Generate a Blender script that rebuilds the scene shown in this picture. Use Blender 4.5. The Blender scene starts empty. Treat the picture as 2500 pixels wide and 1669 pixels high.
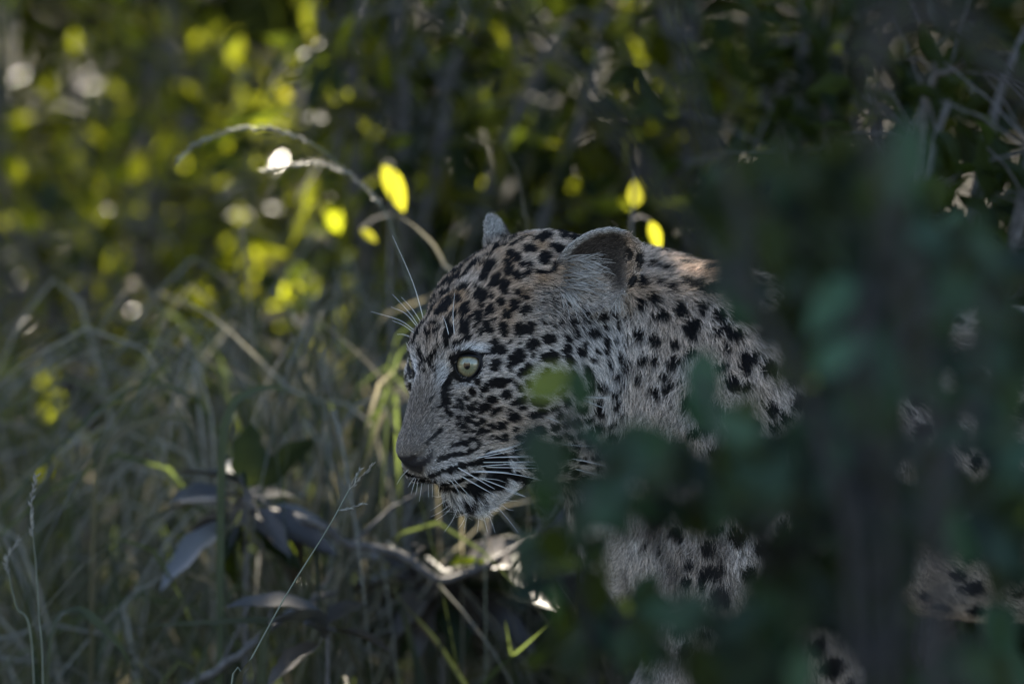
import bpy, math, random
import numpy as np
from mathutils import Vector, Matrix

random.seed(7)
rng = np.random.default_rng(11)
R = math.radians
SC = bpy.context.scene
COL = SC.collection

# ------------------------------------------------------------------ camera
CAM = np.array((0.0, -7.0, 0.90))
AIM = np.array((0.0, 0.0, 0.537))
FRAME = 0.86                                   # metres across the frame at the animal
DIST = float(np.linalg.norm(AIM - CAM))
PITCH = math.asin((CAM[2] - AIM[2]) / DIST)
cam_data = bpy.data.cameras.new('camera')
cam = bpy.data.objects.new('camera', cam_data)
COL.objects.link(cam)
cam.location = CAM
cam.rotation_euler = (math.pi / 2 - PITCH, 0, 0)
cam_data.sensor_width = 36.0
cam_data.lens = 36.0 * DIST / FRAME
cam_data.clip_start = 0.1
cam_data.clip_end = 2000
cam_data.dof.use_dof = True
cam_data.dof.focus_distance = DIST - 0.055
cam_data.dof.aperture_fstop = 3.4
SC.camera = cam

# ------------------------------------------------------------------ light
SUN_EL, SUN_AZ = R(46), R(-14)                 # azimuth measured from +Y (behind the animal) towards +X
SUN_DIR = np.array((math.cos(SUN_EL) * math.sin(SUN_AZ), math.cos(SUN_EL) * math.cos(SUN_AZ), math.sin(SUN_EL)))
world = bpy.data.worlds.new('World')
SC.world = world
world.use_nodes = True
wn = world.node_tree.nodes
wl = world.node_tree.links
wn.clear()
sky = wn.new('ShaderNodeTexSky')
sky.sky_type = 'NISHITA'
sky.sun_disc = False
sky.sun_elevation = SUN_EL
sky.sun_rotation = SUN_AZ
bg = wn.new('ShaderNodeBackground')
bg.inputs['Strength'].default_value = 0.06
wo = wn.new('ShaderNodeOutputWorld')
wl.new(sky.outputs[0], bg.inputs[0])
wl.new(bg.outputs[0], wo.inputs[0])
sun_data = bpy.data.lights.new('sun', 'SUN')
sun_data.energy = 5.0
sun_data.angle = R(0.5)
sun_data.color = (1.0, 0.90, 0.74)
sun = bpy.data.objects.new('sun', sun_data)
COL.objects.link(sun)
sun.location = (0, 0, 12)
sun.rotation_euler = Vector(SUN_DIR).to_track_quat('Z', 'Y').to_euler()

SC.view_settings.view_transform = 'Standard'
SC.view_settings.look = 'None'
SC.view_settings.gamma = 1.0
SC.view_settings.exposure = 2.85
SC.view_settings.use_curve_mapping = False
SC.render.engine = 'CYCLES'
SC.cycles.use_denoising = True
SC.cycles.use_adaptive_sampling = False
SC.cycles.max_bounces = 8
SC.cycles.diffuse_bounces = 4
SC.cycles.transmission_bounces = 6
SC.cycles.sample_clamp_indirect = 4.0

# ------------------------------------------------------------------ helpers
_cp, _sp = math.cos(PITCH), math.sin(PITCH)
FWD = np.array((0, _cp, -_sp)); UPV = np.array((0, _sp, _cp)); RGT = np.array((1.0, 0, 0))


def P(sx, sy, y=0.0):
    """Point of the place that stands at depth y on the line of sight through photo pixel (sx, sy) of 2500 x 1669."""
    a = (sx - 1250.0) / 2500.0 * FRAME / DIST
    b = (834.5 - sy) / 2500.0 * FRAME / DIST
    d = FWD + RGT * a + UPV * b
    return CAM + d * ((y - CAM[1]) / d[1])


def project(p):
    """World points (n,3) to photo pixels."""
    v = np.asarray(p) - CAM
    z = v @ FWD
    return np.stack((1250 + (v @ RGT) / z * DIST / FRAME * 2500, 834.5 - (v @ UPV) / z * DIST / FRAME * 2500), -1)


def link(o, parent=None):
    COL.objects.link(o)
    if parent is not None:
        o.parent = parent
    return o


def mesh_obj(name, verts, faces, mat=None, parent=None, smooth=True):
    me = bpy.data.meshes.new(name)
    me.from_pydata([tuple(map(float, v)) for v in verts], [], [tuple(map(int, f)) for f in faces])
    if smooth:
        me.polygons.foreach_set('use_smooth', [True] * len(me.polygons))
    if mat:
        me.materials.append(mat)
    return link(bpy.data.objects.new(name, me), parent)


def fast_mesh(name, verts, quads, mat=None, parent=None, smooth=True):
    """Big all-quad mesh from numpy arrays."""
    me = bpy.data.meshes.new(name)
    v = np.ascontiguousarray(verts, dtype=np.float32)
    q = np.ascontiguousarray(quads, dtype=np.int32)
    me.vertices.add(len(v)); me.vertices.foreach_set('co', v.ravel())
    k = q.shape[1]
    me.loops.add(q.size); me.loops.foreach_set('vertex_index', q.ravel())
    me.polygons.add(len(q))
    me.polygons.foreach_set('loop_start', np.arange(0, q.size, k, dtype=np.int32))
    me.polygons.foreach_set('loop_total', np.full(len(q), k, dtype=np.int32))
    if smooth:
        me.polygons.foreach_set('use_smooth', np.ones(len(q), dtype=bool))
    if mat:
        me.materials.append(mat)
    me.update(calc_edges=True)
    return link(bpy.data.objects.new(name, me), parent)


def empty(name, loc=(0, 0, 0), label=None, cat=None, group=None):
    o = bpy.data.objects.new(name, None)
    o.location = tuple(map(float, loc))
    link(o)
    tag(o, label, cat, group)
    return o


def tag(o, label=None, cat=None, group=None, kind=None):
    for k, v in (('label', label), ('category', cat), ('group', group), ('kind', kind)):
        if v:
            o[k] = v
    return o


def new_mat(name):
    m = bpy.data.materials.new(name)
    m.use_nodes = True
    nt = m.node_tree
    nt.nodes.clear()
    out = nt.nodes.new('ShaderNodeOutputMaterial')
    return m, nt, out


def tube_arrays(pts, radii, sides=6, cap=True):
    """Verts and quads of a tapered tube along a polyline."""
    pts = np.asarray(pts, float)
    n = len(pts)
    radii = np.broadcast_to(np.asarray(radii, float), (n,))
    t = np.gradient(pts, axis=0)
    t /= np.linalg.norm(t, axis=1, keepdims=True) + 1e-12
    ref = np.array((0.31, 0.17, 0.93))
    if abs(t[0] @ ref) > 0.9:
        ref = np.array((0.9, 0.3, -0.1))
    a = np.cross(t, ref); a /= np.linalg.norm(a, axis=1, keepdims=True) + 1e-12
    b = np.cross(t, a)
    ang = np.arange(sides) * 2 * math.pi / sides
    V = (pts[:, None, :] + radii[:, None, None] * (np.cos(ang)[None, :, None] * a[:, None, :] + np.sin(ang)[None, :, None] * b[:, None, :])).reshape(-1, 3)
    F = []
    for i in range(n - 1):
        for j in range(sides):
            k = (j + 1) % sides
            F.append((i * sides + j, i * sides + k, (i + 1) * sides + k, (i + 1) * sides + j))
    return V, np.array(F, int)


def bezier(p0, p1, p2, p3, n):
    t = np.linspace(0, 1, n)[:, None]
    return (1 - t) ** 3 * p0 + 3 * (1 - t) ** 2 * t * p1 + 3 * (1 - t) * t ** 2 * p2 + t ** 3 * p3


def spline(pts, n):
    """Catmull-Rom through pts, n samples."""
    pts = np.asarray(pts, float)
    if len(pts) == 2:
        return pts[0] + np.linspace(0, 1, n)[:, None] * (pts[1] - pts[0])
    q = np.vstack((2 * pts[0] - pts[1], pts, 2 * pts[-1] - pts[-2]))
    s = np.linspace(0, len(pts) - 1 - 1e-9, n)
    i = s.astype(int); t = (s - i)[:, None]
    a, b, c, d = q[i], q[i + 1], q[i + 2], q[i + 3]
    return 0.5 * (2 * b + (c - a) * t + (2 * a - 5 * b + 4 * c - d) * t ** 2 + (3 * b - a - 3 * c + d) * t ** 3)

# ================================================================== the leopard
# -------- head frame: f forward (nose), l the animal's left (towards the camera), u up; millimetres from the nose
YAW, TILT = R(40), R(27)
HF = np.array((-math.cos(YAW) * math.cos(TILT), -math.sin(YAW) * math.cos(TILT), -math.sin(TILT)))
HL = np.array((math.sin(YAW), -math.cos(YAW), 0.0))
HU = np.array((-math.cos(YAW) * math.sin(TILT), -math.sin(YAW) * math.sin(TILT), math.cos(TILT)))
HM = np.stack((HF, HL, HU), 1)
NOSE = P(985, 1120, -0.055)
MM = 0.001


def H(f, l, u):
    return NOSE + HM @ np.array((f, l, u), float) * MM


def rot_from(z, x):
    z = np.asarray(z, float); z = z / np.linalg.norm(z)
    x = np.asarray(x, float); x = x - z * (x @ z); x = x / np.linalg.norm(x)
    return np.stack((x, np.cross(z, x), z), 1)          # columns


# -------- rectilinear grid: fine round the head, coarse over the body
def graded(lo, a, b, hi, fine, coarse):
    out = list(np.arange(a, b, fine))
    s, x = fine, a
    left = []
    while x > lo:
        s = min(s * 1.12, coarse); x -= s; left.append(x)
    s, x = fine, out[-1]
    right = []
    while x < hi:
        s = min(s * 1.12, coarse); x += s; right.append(x)
    return np.array(left[::-1] + out + right, dtype=np.float32)


_h0 = P(940, 1270, 0); _h1 = P(1570, 515, 0)
GX = graded(_h0[0] - .01, _h0[0], _h1[0], 1.75, .0017, .011)
GY = graded(-.13, -.115, .14, .52, .0017, .011)
GZ = graded(-.03, _h0[2], _h1[2], _h1[2] + .02, .0017, .011)
FIELD = np.full((len(GX), len(GY), len(GZ)), 0.08, dtype=np.float32)


def sub(lo, hi):
    s = []
    for g, a, b in zip((GX, GY, GZ), lo, hi):
        i = max(0, int(np.searchsorted(g, a)) - 1); j = min(len(g), int(np.searchsorted(g, b)) + 1)
        s.append(slice(i, j))
    return tuple(s)


def smin(a, b, k):
    h = np.clip(0.5 + 0.5 * (b - a) / k, 0, 1)
    return b + (a - b) * h - k * h * (1 - h)


def ell_sdf(p, r):
    r = np.asarray(r, np.float32)
    k0 = np.sqrt(((p / r) ** 2).sum(-1)); k1 = np.sqrt(((p / (r * r)) ** 2).sum(-1)) + 1e-9
    return k0 * (k0 - 1) / k1


def pts_in(s):
    x, y, z = np.meshgrid(GX[s[0]], GY[s[1]], GZ[s[2]], indexing='ij')
    return np.stack((x, y, z), -1)


def add_ell(c, r, rot=None, k=.02, cut=False):
    c = np.asarray(c, float); m = max(r) + k + .02
    s = sub(c - m, c + m)
    q = (pts_in(s) - c.astype(np.float32))
    if rot is not None:
        q = q @ rot.astype(np.float32)
    d = ell_sdf(q, r)
    FIELD[s] = -smin(-FIELD[s], d, k) if cut else smin(FIELD[s], d, k)


def add_cap(a, b, ra, rb, k=.02, cut=False):
    a = np.asarray(a, float); b = np.asarray(b, float); m = max(ra, rb) + k + .02
    s = sub(np.minimum(a, b) - m, np.maximum(a, b) + m)
    q = pts_in(s) - a.astype(np.float32)
    d = (b - a).astype(np.float32)
    t = np.clip((q @ d) / float(d @ d), 0, 1)
    dist = np.sqrt(((q - t[..., None] * d) ** 2).sum(-1)) - (ra + (rb - ra) * t)
    FIELD[s] = -smin(-FIELD[s], dist.astype(np.float32), k) if cut else smin(FIELD[s], dist.astype(np.float32), k)


def hell(f, l, u, rf, rl, ru, k=15, tilt=0, cut=False, both=True):
    """Ellipsoid in head millimetres, mirrored; tilt turns it about the lateral axis (degrees, nose down)."""
    ca, sa = math.cos(R(tilt)), math.sin(R(tilt))
    loc = np.array(((ca, 0, sa), (0, 1, 0), (-sa, 0, ca)))
    rot = HM @ loc
    for sgn in ((1, -1) if (both and abs(l) > .01) else (1,)):
        add_ell(H(f, l * sgn, u), np.array((rf, rl, ru)) * MM, rot, k * MM, cut)


def hcap(a, b, ra, rb, k=15, cut=False):
    for sgn in ((1, -1) if (abs(a[1]) > .01 or abs(b[1]) > .01) else (1,)):
        add_cap(H(a[0], a[1] * sgn, a[2]), H(b[0], b[1] * sgn, b[2]), ra * MM, rb * MM, k * MM, cut)


# -------- torso and limbs (drawn first, the head blends on)
add_cap(P(1560, 900, .11), P(1800, 1050, .125), .084, .096, .03)                 # neck base
add_cap(P(1780, 1050, .14), P(3150, 1120, .34), .108, .115, .05)                # trunk
add_ell(P(1840, 1050, .13), (.105, .098, .122), None, .05)                      # chest
add_ell(P(2450, 1170, .23), (.22, .105, .12), None, .05)                        # belly
add_ell(P(1640, 1170, .105), (.085, .072, .115), None, .05)                     # breast
add_ell(P(1690, 860, .085), (.050, .036, .050), None, .05)                      # near shoulder blade
add_ell(P(1760, 980, .055), (.058, .045, .105), None, .05)                      # near shoulder
add_ell(P(1780, 980, .205), (.055, .045, .105), None, .05)                      # far shoulder
add_cap(P(1770, 1130, .05), P(1770, 1370, .045), .056, .044, .03)               # near upper arm
add_cap(P(1770, 1370, .045), P(1650, 1720, .04), .043, .031, .03)
add_cap(P(1650, 1720, .04), P(1630, 2230, .04), .031, .028, .02)
add_ell(P(1600, 2335, .03), (.052, .036, .026), None, .02)                      # paw
add_cap(P(1800, 1150, .21), P(1960, 1400, .21), .055, .042, .03)                # far foreleg
add_cap(P(1960, 1400, .21), P(2040, 1780, .21), .040, .030, .03)
add_cap(P(2040, 1780, .21), P(2020, 2240, .21), .030, .028, .02)
add_ell(P(1985, 2330, .20), (.052, .036, .026), None, .02)
for yy, dx in ((.26, 0), (.44, 260)):                                           # hind legs
    add_ell(P(3180 + dx, 1290, yy), (.115, .055, .150), None, .05)
    add_cap(P(3120 + dx, 1500, yy - .01), P(3400 + dx, 1900, yy), .055, .032, .03)
    add_cap(P(3400 + dx, 1900, yy), P(3300 + dx, 2240, yy), .030, .026, .02)
    add_ell(P(3255 + dx, 2330, yy - .01), (.058, .036, .026), None, .02)
_tail = spline([P(3350, 950, .37), P(3750, 1150, .42), P(4200, 1800, .5), P(4600, 2050, .45), P(4950, 1900, .40)], 9)
for i in range(8):
    add_cap(_tail[i], _tail[i + 1], .036 - .0015 * i, .036 - .0015 * (i + 1), .015)

# -------- head
hcap((-165, 0, 14), (-255, 0, -32), 68, 82, 25)                                 # nape into neck
hell(-170, 0, 50, 66, 60, 58, 20)                                               # braincase
hell(-112, 0, 56, 50, 40, 38, 18)
hell(-212, 0, 50, 42, 46, 42, 25)                                               # forehead
hell(-88, 25, 62, 22, 15, 13, 14)                                               # brows
hcap((-88, 0, 46), (-25, 0, 4), 28.5, 19.5, 14)
hcap((-92, 22, 22), (-36, 13, -6), 24, 17, 14)
hell(-72, 26, -16, 26, 17, 24, 14)                                   # bridge of the nose
hell(-15.5, 0, 0, 17, 16, 15, 8)                                               # nose end
hell(-38, 15, -20, 29, 19, 20, 12)                                              # whisker pads
hell(-57, 0, -56, 23, 23, 18, 9)
hell(-72, 14, -54, 22, 18, 16, 10)                                                # chin
hcap((-56, 10, -48), (-122, 38, -34), 19, 28, 14)                                # lower jaw
hell(-112, 40, 6, 44, 30, 40, 20)                                               # cheek
hell(-100, 42, 34, 34, 20, 20, 16)                                              # cheekbone
hell(-158, 48, -2, 42, 32, 52, 22)                                              # ruff below the ear
hcap((-125, 0, -30), (-235, 0, -75), 52, 70, 25)                                # throat
hell(-150, 40, 62, 40, 24, 30, 20)                                              # temple
# eyes
EYE_L = (-80, 28.5, 47.5)
hell(*EYE_L, 15.8, 14.6, 15, 9)
GAZE = np.array((-.20, -.97, -.04)); GAZE /= np.linalg.norm(GAZE)
# mouth line, nostrils, philtrum
for a, b in (((-6, 4, -30), (-30, 24, -40)), ((-30, 24, -40), (-54, 33, -41)), ((-54, 33, -41), (-76, 40, -33))):
    hcap(a, b, 2.0, 2.6, 3, cut=True)
hcap((-1, 0, -14), (-2, 0, -32), 1.6, 2.0, 3, cut=True)
hcap((0.5, 8.0, -4.0), (-7, 13.5, 0), 3.0, 2.2, 3, cut=True)
hcap((-7, 14.5, 0), (-15, 19, 6), 1.6, 1.2, 3, cut=True)


def ear(sgn, base, tip, normal, length, width, depth):
    """Cupped shell: back half of an ellipsoid with the inner ellipsoid carved out."""
    b, t = H(base[0], base[1] * sgn, base[2]), H(tip[0], tip[1] * sgn, tip[2])
    ax = t - b
    nrm = HM @ np.array((normal[0], normal[1] * sgn, normal[2]))
    rot = rot_from(nrm, ax)
    c = b + ax * .46
    m = .07
    s = sub(c - m, c + m)
    q = (pts_in(s) - c.astype(np.float32)) @ rot.astype(np.float32)
    outer = ell_sdf(q, (length * MM, width * MM, depth * MM))
    inner = ell_sdf(q - np.array((.001, 0, .0035), np.float32), ((length - 3.2) * MM, (width - 3.2) * MM, (depth - 2.0) * MM))
    shell = np.maximum(np.maximum(outer, -inner), q[..., 2] - .001)
    FIELD[s] = smin(FIELD[s], shell.astype(np.float32), .004)


ear(1, (-181, 56, 63), (-221, 107, 86), (.62, .75, .22), 42, 31, 18)
ear(-1, (-193, 54, 58), (-229, 76, 100), (.62, .75, .1), 36, 25, 17)
hell(-203, 62, 46, 9, 9, 12, 6, cut=True)                                       # ear canal
hell(-222, 66, 42, 9, 8, 18, 6)                                                 # fold behind the ear
# eye openings
for sgn in (1, -1):
    ec = H(EYE_L[0], EYE_L[1] * sgn, EYE_L[2])
    g = GAZE if sgn == 1 else GAZE - 2 * HL * (GAZE @ HL)
    add_cap(ec + g * .008, ec + g * .05, .0105, .0125, .002, cut=True)

# -------- surface nets
def surface_nets(F, gx, gy, gz):
    ins = F < 0
    nx, ny, nz = F.shape
    cnt = np.zeros((nx - 1, ny - 1, nz - 1), np.int8)
    for dx in (0, 1):
        for dy in (0, 1):
            for dz in (0, 1):
                cnt += ins[dx:nx - 1 + dx, dy:ny - 1 + dy, dz:nz - 1 + dz]
    act = np.argwhere((cnt > 0) & (cnt < 8))
    ids = np.full(cnt.shape, -1, np.int32)
    ids[act[:, 0], act[:, 1], act[:, 2]] = np.arange(len(act))
    acc = np.zeros((len(act), 3)); w = np.zeros(len(act))
    corners = [(a, b, c) for a in (0, 1) for b in (0, 1) for c in (0, 1)]
    for c0 in corners:
        for ax in range(3):
            if c0[ax]:
                continue
            c1 = list(c0); c1[ax] = 1
            i0 = act + np.array(c0); i1 = act + np.array(c1)
            f0 = F[i0[:, 0], i0[:, 1], i0[:, 2]]; f1 = F[i1[:, 0], i1[:, 1], i1[:, 2]]
            ok = (f0 < 0) != (f1 < 0)
            t = np.where(ok, f0 / np.where(ok, f0 - f1, 1), 0)
            p = np.array(c0)[None, :] + np.zeros((len(act), 3)); p[:, ax] = t
            acc += np.where(ok[:, None], p, 0); w += ok
    pos = act + acc / w[:, None]
    V = np.stack([np.interp(pos[:, k], np.arange(len(g)), g) for k, g in enumerate((gx, gy, gz))], 1)
    quads = []
    for ax in range(3):
        a1, a2 = (ax + 1) % 3, (ax + 2) % 3
        sl0 = [slice(None)] * 3; sl1 = [slice(None)] * 3
        sl0[ax] = slice(0, -1); sl1[ax] = slice(1, None)
        A, B = ins[tuple(sl0)], ins[tuple(sl1)]
        e = np.argwhere(A != B)
        e = e[(e[:, a1] > 0) & (e[:, a2] > 0) & (e[:, a1] < F.shape[a1] - 1) & (e[:, a2] < F.shape[a2] - 1)]
        flip = ~A[e[:, 0], e[:, 1], e[:, 2]]
        q = []
        for d1, d2 in ((-1, -1), (0, -1), (0, 0), (-1, 0)):
            c = e.copy(); c[:, a1] += d1; c[:, a2] += d2
            q.append(ids[c[:, 0], c[:, 1], c[:, 2]])
        q = np.stack(q, 1)
        q[flip] = q[flip][:, ::-1]
        quads.append(q)
    return V, np.concatenate(quads)


BV, BQ = surface_nets(FIELD, GX, GY, GZ)
for _ in range(2):                                     # light fairing
    acc = np.zeros_like(BV); n = np.zeros(len(BV))
    for a, b in ((0, 1), (1, 2), (2, 3), (3, 0)):
        np.add.at(acc, BQ[:, a], BV[BQ[:, b]]); np.add.at(acc, BQ[:, b], BV[BQ[:, a]])
        np.add.at(n, BQ[:, a], 1); np.add.at(n, BQ[:, b], 1)
    BV = BV + .5 * (acc / n[:, None] - BV)

# -------- coat pattern --------------------------------------------------------------------------
_lat = rng.random((256, 256)).astype(np.float32)


def noise2(x, y):
    xi = np.floor(x).astype(int); yi = np.floor(y).astype(int)
    fx = x - xi; fy = y - yi
    fx = fx * fx * (3 - 2 * fx); fy = fy * fy * (3 - 2 * fy)
    g = lambda a, b: _lat[a % 256, b % 256]
    return (g(xi, yi) * (1 - fx) + g(xi + 1, yi) * fx) * (1 - fy) + (g(xi, yi + 1) * (1 - fx) + g(xi + 1, yi + 1) * fx) * fy


def sstep(a, b, x):
    t = np.clip((x - a) / (b - a), 0, 1)
    return t * t * (3 - 2 * t)


def zl(ox, oy, k, rows):
    """Spot rows (x, y, rx, ry, turn) read in an enlargement of the photo -> photo pixels."""
    return [(ox + r[0] / k, oy + r[1] / k, r[2] / k, (r[3] if len(r) > 3 else r[2]) / k, r[4] if len(r) > 4 else 0) for r in rows]


SPOTS = zl(940, 740, 5.227, [
    (1005, 105, 48, 88, -20), (1170, 180, 50, 75, 10), (1000, 330, 45, 105, 5), (1300, 310, 55, 80, 10), (1335, 90, 50, 58), (1190, 380, 36),
    (1125, 295, 22), (1285, 160, 16), (1500, 330, 55, 70), (1530, 150, 50, 60), (925, 520, 75, 25, 35), (1040, 460, 75, 30, 40),
    (1385, 530, 45, 65, 0), (1435, 600, 92, 68), (1400, 790, 60, 68), (1420, 1010, 138, 52, 10), (1260, 1090, 40, 34), (1110, 1120, 30, 52, 20),
    (1180, 1010, 36, 40), (1345, 1225, 75, 40), (1255, 1325, 78, 52, 30), (1100, 1330, 48, 34), (1120, 1440, 40, 28, -20),
    (1235, 1500, 48, 34, -25), (1035, 1490, 55, 28, -45), (925, 1465, 45, 25, -60), (970, 1330, 52, 38, -45), (890, 1320, 25, 40, 30),
    (1530, 1170, 58, 56, 40), (1130, 1265, 25, 20), (960, 1240, 56, 25, -40), (1220, 50, 28), (640, 640, 20, 55, 30), (590, 690, 24, 46, 30),
    (480, 740, 30, 32), (555, 760, 20, 45, 40), (520, 860, 14, 18), (440, 880, 17, 20), (620, 830, 14, 24, 30), (575, 1225, 18), (800, 400, 48, 110, -12),
    (775, 530, 34, 50, 0), (600, 170, 26, 60, -40), (510, 320, 26, 70, -30), (430, 360, 24, 60, -20), (640, 360, 22, 50, -35), (560, 420, 20, 45, -35),
    (400, 450, 24, 40, -20), (480, 600, 20, 35, 20), (400, 640, 24, 34, 20), (700, 120, 24, 50, -40), (1030, 1190, 24, 34, 30), (1210, 1170, 22), (820, 1410, 30, 40), (760, 1340, 24)])
SPOTS += zl(1000, 520, 5.227, [
    (885, 1070, 76, 88, 10), (690, 1250, 52, 88, -25), (855, 1330, 56, 75, 15), (1020, 1230, 50, 65, 15), (915, 840, 48, 54, -40), (1075, 870, 52, 100, -32),
    (1195, 950, 58, 88, 0), (1150, 1135, 50), (1030, 1070, 32, 38), (910, 1195, 22, 28), (1215, 1300, 58, 64), (1325, 1180, 60, 64), (985, 1460, 58, 80, 15),
    (1185, 1480, 58, 75, 10), (680, 1470, 48, 100, 0), (880, 1520, 45, 35), (815, 1440, 25, 30), (965, 1305, 20), (1070, 1370, 20), (755, 1360, 22, 28),
    (1385, 1480, 64, 84), (1520, 1470, 58, 78), (1345, 810, 55, 58, 40), (1480, 780, 50, 36, 40), (1240, 650, 58, 45), (1250, 755, 58, 56), (1320, 555, 92, 52, -30),
    (1460, 665, 100, 32), (1510, 460, 78, 48, -12), (1360, 1020, 58, 42, -40), (1440, 1080, 50, 40, -45), (1470, 1240, 55, 60), (1010, 690, 42, 95, -40),
    (600, 1100, 45, 40, 40), (740, 1050, 18, 25), (690, 970, 60, 26, 40), (510, 930, 26, 40, -40), (430, 1010, 24, 34, -30), (480, 1170, 70, 26, 50), (330, 1250, 60, 24, 50),
    (450, 1260, 40, 24, 45), (300, 1420, 50, 26, 45), (470, 1400, 34, 60, -20), (560, 1310, 30, 45, -20), (820, 940, 24), (400, 1230, 30, 22, 40), (250, 1330, 46, 20, 50)])
SPOTS += zl(1200, 520, 5.2275, [
    (825, 440, 84, 48), (645, 580, 72, 78), (635, 320, 100, 42, 15), (810, 670, 58, 42, 20), (600, 745, 75, 22), (715, 750, 50, 20), (1050, 480, 55, 22, 5),
    (970, 580, 58, 24, 40), (880, 545, 20), (930, 215, 150, 42, 0), (750, 180, 100, 30, 8), (1030, 310, 170, 36, -5), (1090, 390, 58, 32, -30), (350, 275, 150, 14, 20)])
SPOTS += zl(1200, 740, 5.2275, [
    (505, 525, 78, 72), (720, 455, 84, 64), (735, 680, 108, 72, 5), (300, 690, 105, 80, 40), (225, 490, 30), (360, 500, 15), (500, 670, 34, 28),
    (945, 590, 54, 66, 40), (975, 720, 44, 70, 40), (960, 440, 36, 60, 25), (1070, 400, 34, 52), (1185, 540, 26, 58), (1140, 620, 58, 42, -40), (1450, 480, 28, 58),
    (1450, 590, 26, 58), (1330, 590, 28, 48, 20), (1550, 470, 26), (1280, 710, 34), (1220, 880, 46, 92, 35), (1430, 310, 38, 42), (1590, 250, 30, 66, 20), (1485, 760, 28, 58, 15),
    (400, 860, 100, 58, 35), (460, 1020, 58, 40), (235, 990, 34), (345, 1085, 44, 30, -20), (180, 1150, 52, 64, -35), (320, 1240, 94, 46, 25), (590, 1255, 100, 42, -5),
    (380, 1325, 38, 26), (580, 1400, 122, 40, 15), (270, 1440, 84, 46), (210, 830, 34, 58, 15), (840, 1420, 40, 25), (780, 1340, 54, 30, 20), (200, 1365, 24, 14), (300, 1020, 20), (60, 1370, 76, 28, 35),
    (760, 280, 40, 24, -20), (880, 250, 34, 24, -20), (640, 240, 50, 24, -30)])
SPOTS += zl(940, 1000, 5.2275, [
    (1230, 145, 50, 36, -10), (1125, 80, 44, 28, -20), (1480, 190, 54), (1345, 205, 45, 36), (1155, 190, 44, 30, -30), (1000, 205, 54, 30, -40), (930, 100, 28, 48, 30),
    (1045, 125, 54, 34, -45), (1110, 270, 50, 25), (1250, 265, 74, 25, 10), (1195, 325, 30, 24, -30), (1355, 335, 25, 34), (1430, 360, 34), (1520, 345, 40, 36, 40), (1690, 330, 34, 30),
    (1660, 225, 44, 28, 30), (1010, 295, 30, 20), (900, 195, 22, 18), (945, 240, 20), (690, 270, 26, 34, -40), (630, 325, 30, 34, -40), (575, 370, 24, 28, -40), (520, 420, 18),
    (1000, 415, 62, 36, 5), (895, 455, 38, 26), (1120, 380, 60, 28, -20), (1075, 1220, 34, 38), (1040, 1175, 24), (1130, 1180, 26), (1270, 1160, 20, 24), (960, 1150, 20), (1180, 1090, 40, 30), (620, 900, 30, 14, 0)])


# small spots on the lower cheek and throat, in the spaces between those above
_r = np.random.default_rng(5)
for _ in range(1500):
    x, y = _r.uniform(1250, 1560), _r.uniform(760, 1240)
    if (y < 1000 and x < 1330) or (y < 900 and x < 1400):
        continue
    if all(math.hypot(x - s_[0], y - s_[1]) > max(s_[2], s_[3]) + 15 for s_ in SPOTS):
        SPOTS.append((x, y, _r.uniform(8, 13), _r.uniform(7, 11), _r.uniform(-60, 60)))


def strokes(ox, oy, k, rows):
    out = []
    for w, pts in rows:
        q = [(ox + x / k, oy + y / k) for x, y in pts]
        out += [(q[i], q[i + 1], w / k) for i in range(len(q) - 1)]
    return out


LINES = strokes(940, 1000, 5.2275, [
    (30, [(660, 655), (760, 605), (880, 570), (1050, 545), (1180, 480), (1200, 440)]),
    (34, [(570, 840), (700, 800), (870, 750), (1050, 690), (1200, 640), (1350, 580)]), (44, [(900, 740), (1100, 690), (1250, 650)]),
    (22, [(700, 950), (850, 910), (1000, 865), (1180, 830)]),
    (120, [(1400, 640), (1480, 800), (1380, 930)]), (90, [(1330, 700), (1400, 900), (1200, 950)]), (75, [(1330, 580), (1530, 610), (1560, 800), (1450, 950), (1250, 980), (1050, 975)]), (26, [(780, 1010), (920, 1000), (1100, 1030), (1300, 1030)]),
    (14, [(450, 800), (500, 900), (560, 985), (700, 990), (800, 990)])])
LINES += strokes(940, 740, 5.227, [
    (26, [(850, 690), (930, 650), (1050, 640), (1180, 660), (1320, 650)]), (30, [(860, 680), (870, 800), (890, 890)]),
    (46, [(890, 880), (830, 950), (770, 1040), (740, 1150), (750, 1260), (790, 1380)]), (26, [(880, 900), (960, 970), (1060, 985), (1150, 900), (1210, 760), (1230, 700)]),
    (60, [(760, 1130), (770, 1250)])])
LINES += strokes(1000, 520, 5.227, [
    (13, [(820, 530), (1000, 465)]), (16, [(1020, 490), (1140, 440)]), (14, [(1180, 370), (1500, 245)]), (14, [(1160, 450), (1360, 370), (1540, 300)]), (16, [(660, 640), (780, 590)]), (18, [(850, 600), (1040, 550)]),
    (18, [(560, 805), (700, 725), (800, 690)]), (14, [(820, 705), (940, 650)]), (18, [(600, 950), (730, 850)]), (14, [(400, 960), (470, 890)]), (12, [(730, 760), (850, 720)]), (12, [(480, 830), (600, 760)]),
    (12, [(340, 1120), (430, 1020)]), (14, [(230, 1290), (330, 1160)]), (14, [(90, 1460), (200, 1330)])])

NOSE_POLY = np.array([(940 + x / 5.2275, 1000 + y / 5.2275) for x, y in
                      ((60, 545), (215, 600), (350, 575), (480, 612), (545, 575), (565, 500), (600, 500), (622, 560), (590, 650), (490, 730), (450, 820), (300, 800), (150, 700), (60, 620))])


def in_poly(px, py, poly):
    c = np.zeros(len(px), bool)
    n = len(poly)
    for i in range(n):
        x0, y0 = poly[i]; x1, y1 = poly[i - 1]
        hit = ((y0 > py) != (y1 > py)) & (px < (x1 - x0) * (py - y0) / (y1 - y0 + 1e-9) + x0)
        c ^= hit
    return c


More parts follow.
